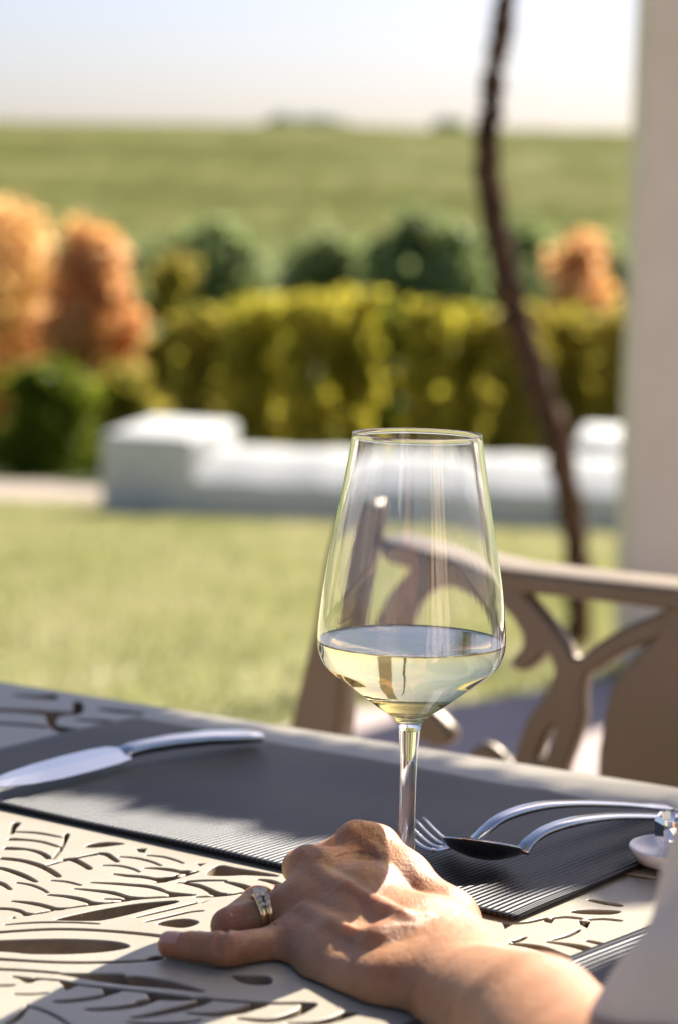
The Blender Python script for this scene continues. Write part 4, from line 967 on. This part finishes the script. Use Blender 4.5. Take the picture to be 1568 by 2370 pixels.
# fingernail of the little finger
nv = (l0-l1)/np.linalg.norm(l0-l1); nc = surf(393, 2168, -.0002); nx_ = nc-(l0+nv*.0005); nx_ -= nv*(nx_@nv); nx_ /= np.linalg.norm(nx_); ny_ = np.cross(nx_, nv)
vs, fs = [], []
for j in range(9):
    for i in range(9):
        a, b = i/4-1, j/4-1; rr_ = 1-max(0, abs(b)-.55)*.5
        p = nc+nv*(b*.0046)+ny_*(a*.0034*rr_)-nx_*(.0011*a*a+.0008*b*b-.0009); vs.append(tuple(p))
for j in range(8):
    for i in range(8): fs.append((j*9+i, j*9+i+1, (j+1)*9+i+1, (j+1)*9+i))
me = mesh_of('fingernail', vs, fs); bm = bmesh.new(); bm.from_mesh(me); bmesh.ops.recalc_face_normals(bm, faces=bm.faces)
bmesh.ops.solidify(bm, geom=bm.faces[:], thickness=.0006); bm.to_mesh(me); bm.free(); link('fingernail', me, M_nail, person, True)
# ring with two bands and a cluster of stones
rc = r3+(r2-r3)*.50; rc[2] += .0016; ra = (r2-r3)/np.linalg.norm(r2-r3); e1 = np.cross(ra, [0, 0, 1.0]); e1 /= np.linalg.norm(e1); e2 = np.cross(e1, ra)
if e2[2] < 0: e2 = -e2
ring = thing('ring', Vector(rc), 'gold ring with small stones worn on the bent ring finger', 'ring')
def band(c, rr_, tr_):
    ps = [c+e1*math.cos(a)*rr_+e2*math.sin(a)*rr_ for a in np.linspace(0, 2*math.pi, 49)]
    vs, fs = [], []
    for i, p in enumerate(ps[:-1]):
        o_ = (p-c)/rr_
        for k in range(10): b = 2*math.pi*k/10; vs.append(tuple(p+o_*math.cos(b)*tr_*.8+ra*math.sin(b)*tr_*1.15))
    for i in range(48):
        for k in range(10): fs.append((i*10+k, i*10+(k+1) % 10, ((i+1) % 48)*10+(k+1) % 10, ((i+1) % 48)*10+k))
    return vs, fs
for off in (-.0016, .0016): bd_ = link('band', mesh_of('band', *band(rc+ra*off, .0088, .0014)), M_gold, ring, True)
for k in range(-2, 3):
    for off in (-.0011, .0011):
        a = math.pi/2+.35*(1 if e1[1] < 0 else -1)*-1+k*.27; o_ = e1*math.cos(a)+e2*math.sin(a); c = rc+ra*off*(1.6 if k % 2 else 1.2)+o_*(.0106+(.0008 if k == 0 else 0))
        bm = bmesh.new(); bmesh.ops.create_icosphere(bm, subdivisions=1, radius=.0015 if k else .0020); me = bm_mesh('stone', bm); me.transform(Matrix.Translation(Vector(c)))
        link('stone', me, M_stone, ring)
        bm = bmesh.new(); bmesh.ops.create_cone(bm, cap_ends=True, segments=8, radius1=.0007, radius2=.0013, depth=.0016); me = bm_mesh('setting', bm)
        me.transform(Matrix.Translation(Vector(c-o_*.0012)) @ Vector(o_).to_track_quat('Z', 'Y').to_matrix().to_4x4()); link('setting', me, M_gold, bd_)

# blouse: sleeve and shoulder
B_ = Field((.05, .36, TZ-.06), (.62, .93, 1.24), .0045)
el = np.array([.158, .78, TZ+.090]); sh = np.array([.330, .62, 1.13])
B_.chain([np.array([.1505, .785, TZ+.018]), el+np.array([.020, 0, 0]), np.array([.202, .76, TZ+.150]), (el+sh)/2+np.array([.01, .02, .03]), sh], [.069, .066, .066, .074, .078], .03)
B_.cone((.36, .60, 1.12), (.50, .52, 1.14), .085, .09, .05); B_.cone((.44, .52, 1.05), (.44, .54, .72), .125, .13, .06)
B_.cone((.082, .872, TZ+.020), (.112, .815, TZ+.024), .036, .038, .008, op='carve')
d_ = B_.d; XX = B_.ax[0][:, None, None]; YY = B_.ax[1][None, :, None]; ZZ = B_.ax[2][None, None, :]
B_.d = (d_+(.0040*np.sin(XX*110+ZZ*30+YY*90)+.0028*np.sin(XX*150-ZZ*60+YY*70+1.3*np.sin(ZZ*40))).astype(np.float32))
B_.d = np.maximum(B_.d, (TZ+.003-ZZ).astype(np.float32)+0*B_.d)
link('blouse', B_.mesh('blouse'), M_blouse, person, True)

# ------------------------------------------------------------------ vine canopy overhead: shades the placemat, leaves gaps of sun
shade_poly_px = [(-500, 1560), (240, 1588), (420, 1668), (700, 1718), (1000, 1772), (1250, 1832), (1568, 1872), (1900, 1950), (1800, 2080), (1340, 2076), (1180, 2070), (1090, 2055), (1010, 2035), (960, 2005), (890, 1965), (820, 1955), (700, 1952), (640, 1945), (600, 1922), (560, 1900), (480, 1884), (430, 1896), (380, 1906), (330, 1876), (250, 1852), (120, 1830), (0, 1815), (-500, 1790)]
SP = [Z(a, b, TZ) for a, b in shade_poly_px]; poly = [(p.x, p.y) for p in SP]
xs_ = [p[0] for p in poly]; ys_ = [p[1] for p in poly]
n0 = 5200; cx_ = rng.uniform(min(xs_), max(xs_), n0); cy2 = rng.uniform(min(ys_), max(ys_), n0); ok = inside(cx_, cy2, poly)
def dist_edge(px_, py_):
    dmin = np.full(len(px_), 9.0)
    for (x1, y1), (x2, y2) in zip(poly, poly[1:]+poly[:1]):
        t = np.clip(((px_-x1)*(x2-x1)+(py_-y1)*(y2-y1))/((x2-x1)**2+(y2-y1)**2+1e-12), 0, 1); dmin = np.minimum(dmin, np.hypot(px_-x1-t*(x2-x1), py_-y1-t*(y2-y1)))
    return dmin
cx_, cy2 = cx_[ok], cy2[ok]; de = dist_edge(cx_, cy2)
vs, fs = [], []; g = random.Random(11); cnt_ = 0
canopy_pts = []
p2 = [Z(a, b, TZ) for a, b in ((1335, 2262), (1420, 2215), (1750, 2150), (1800, 2520), (1250, 2500), (1300, 2350))]; poly_keep = poly; poly = [(p.x, p.y) for p in p2]
xx_ = rng.uniform(min(p[0] for p in poly), max(p[0] for p in poly), 900); yy_ = rng.uniform(min(p[1] for p in poly), max(p[1] for p in poly), 900); ok = inside(xx_, yy_, poly); xx_, yy_ = xx_[ok][:110], yy_[ok][:110]; de2 = dist_edge(xx_, yy_)
for x, y, e in list(zip(xx_, yy_, de2))+list(zip(cx_, cy2, de)):
    if e < .006: continue
    size = min(.06, max(.018, e*1.0)); tt = (1.05+.25*g.random())/SUN.z
    if cnt_ > 730: break
    if size < .03 and g.random() < .35: continue
    c = Vector((x, y, TZ))+SUN*tt; canopy_pts.append(c)
    nrm_ = (SUN+Vector((g.gauss(0, .35), g.gauss(0, .35), g.gauss(0, .35)))).normalized(); a = nrm_.orthogonal().normalized(); a = Matrix.Rotation(g.random()*6.28, 3, nrm_) @ a; b = nrm_.cross(a)
    # five lobed grape leaf
    base = len(vs); vs.append(c-nrm_*.004)
    for k in range(15):
        th = 2*math.pi*k/15; rr_ = size*(.78+.24*math.cos(5*th)+.06*g.random())*(1 if k else .45)
        vs.append(c+a*math.cos(th)*rr_+b*math.sin(th)*rr_+nrm_*(.006*math.cos(3*th)))
    for k in range(15): fs.append((base, base+1+k, base+1+(k+1) % 15))
    cnt_ += 1
cc = sum(canopy_pts, Vector())/len(canopy_pts)
cv = thing('grapevine', (cc.x, 2.9, 2.62), 'leafy grapevine shoots hanging from the pergola over the table, outside the view', 'vine')
link('foliage', mesh_of('foliage', vs, fs), M_vleaf, cv); cv.children[0]['kind'] = 'stuff'
parts = []
for k in range(26):
    p = canopy_pts[g.randrange(len(canopy_pts))]; q = Vector((min(4.5, max(2.35, p.x+g.uniform(-.2, .3))), 2.9, 2.7)); md = (p+q)/2+Vector((0, 0, -.05+g.random()*.1))
    parts.append(tube([q, md, p], [.006, .0035, .0015], 6))
link('shoots', mesh_of('shoots', *merge(parts)), M_bark, cv, True)
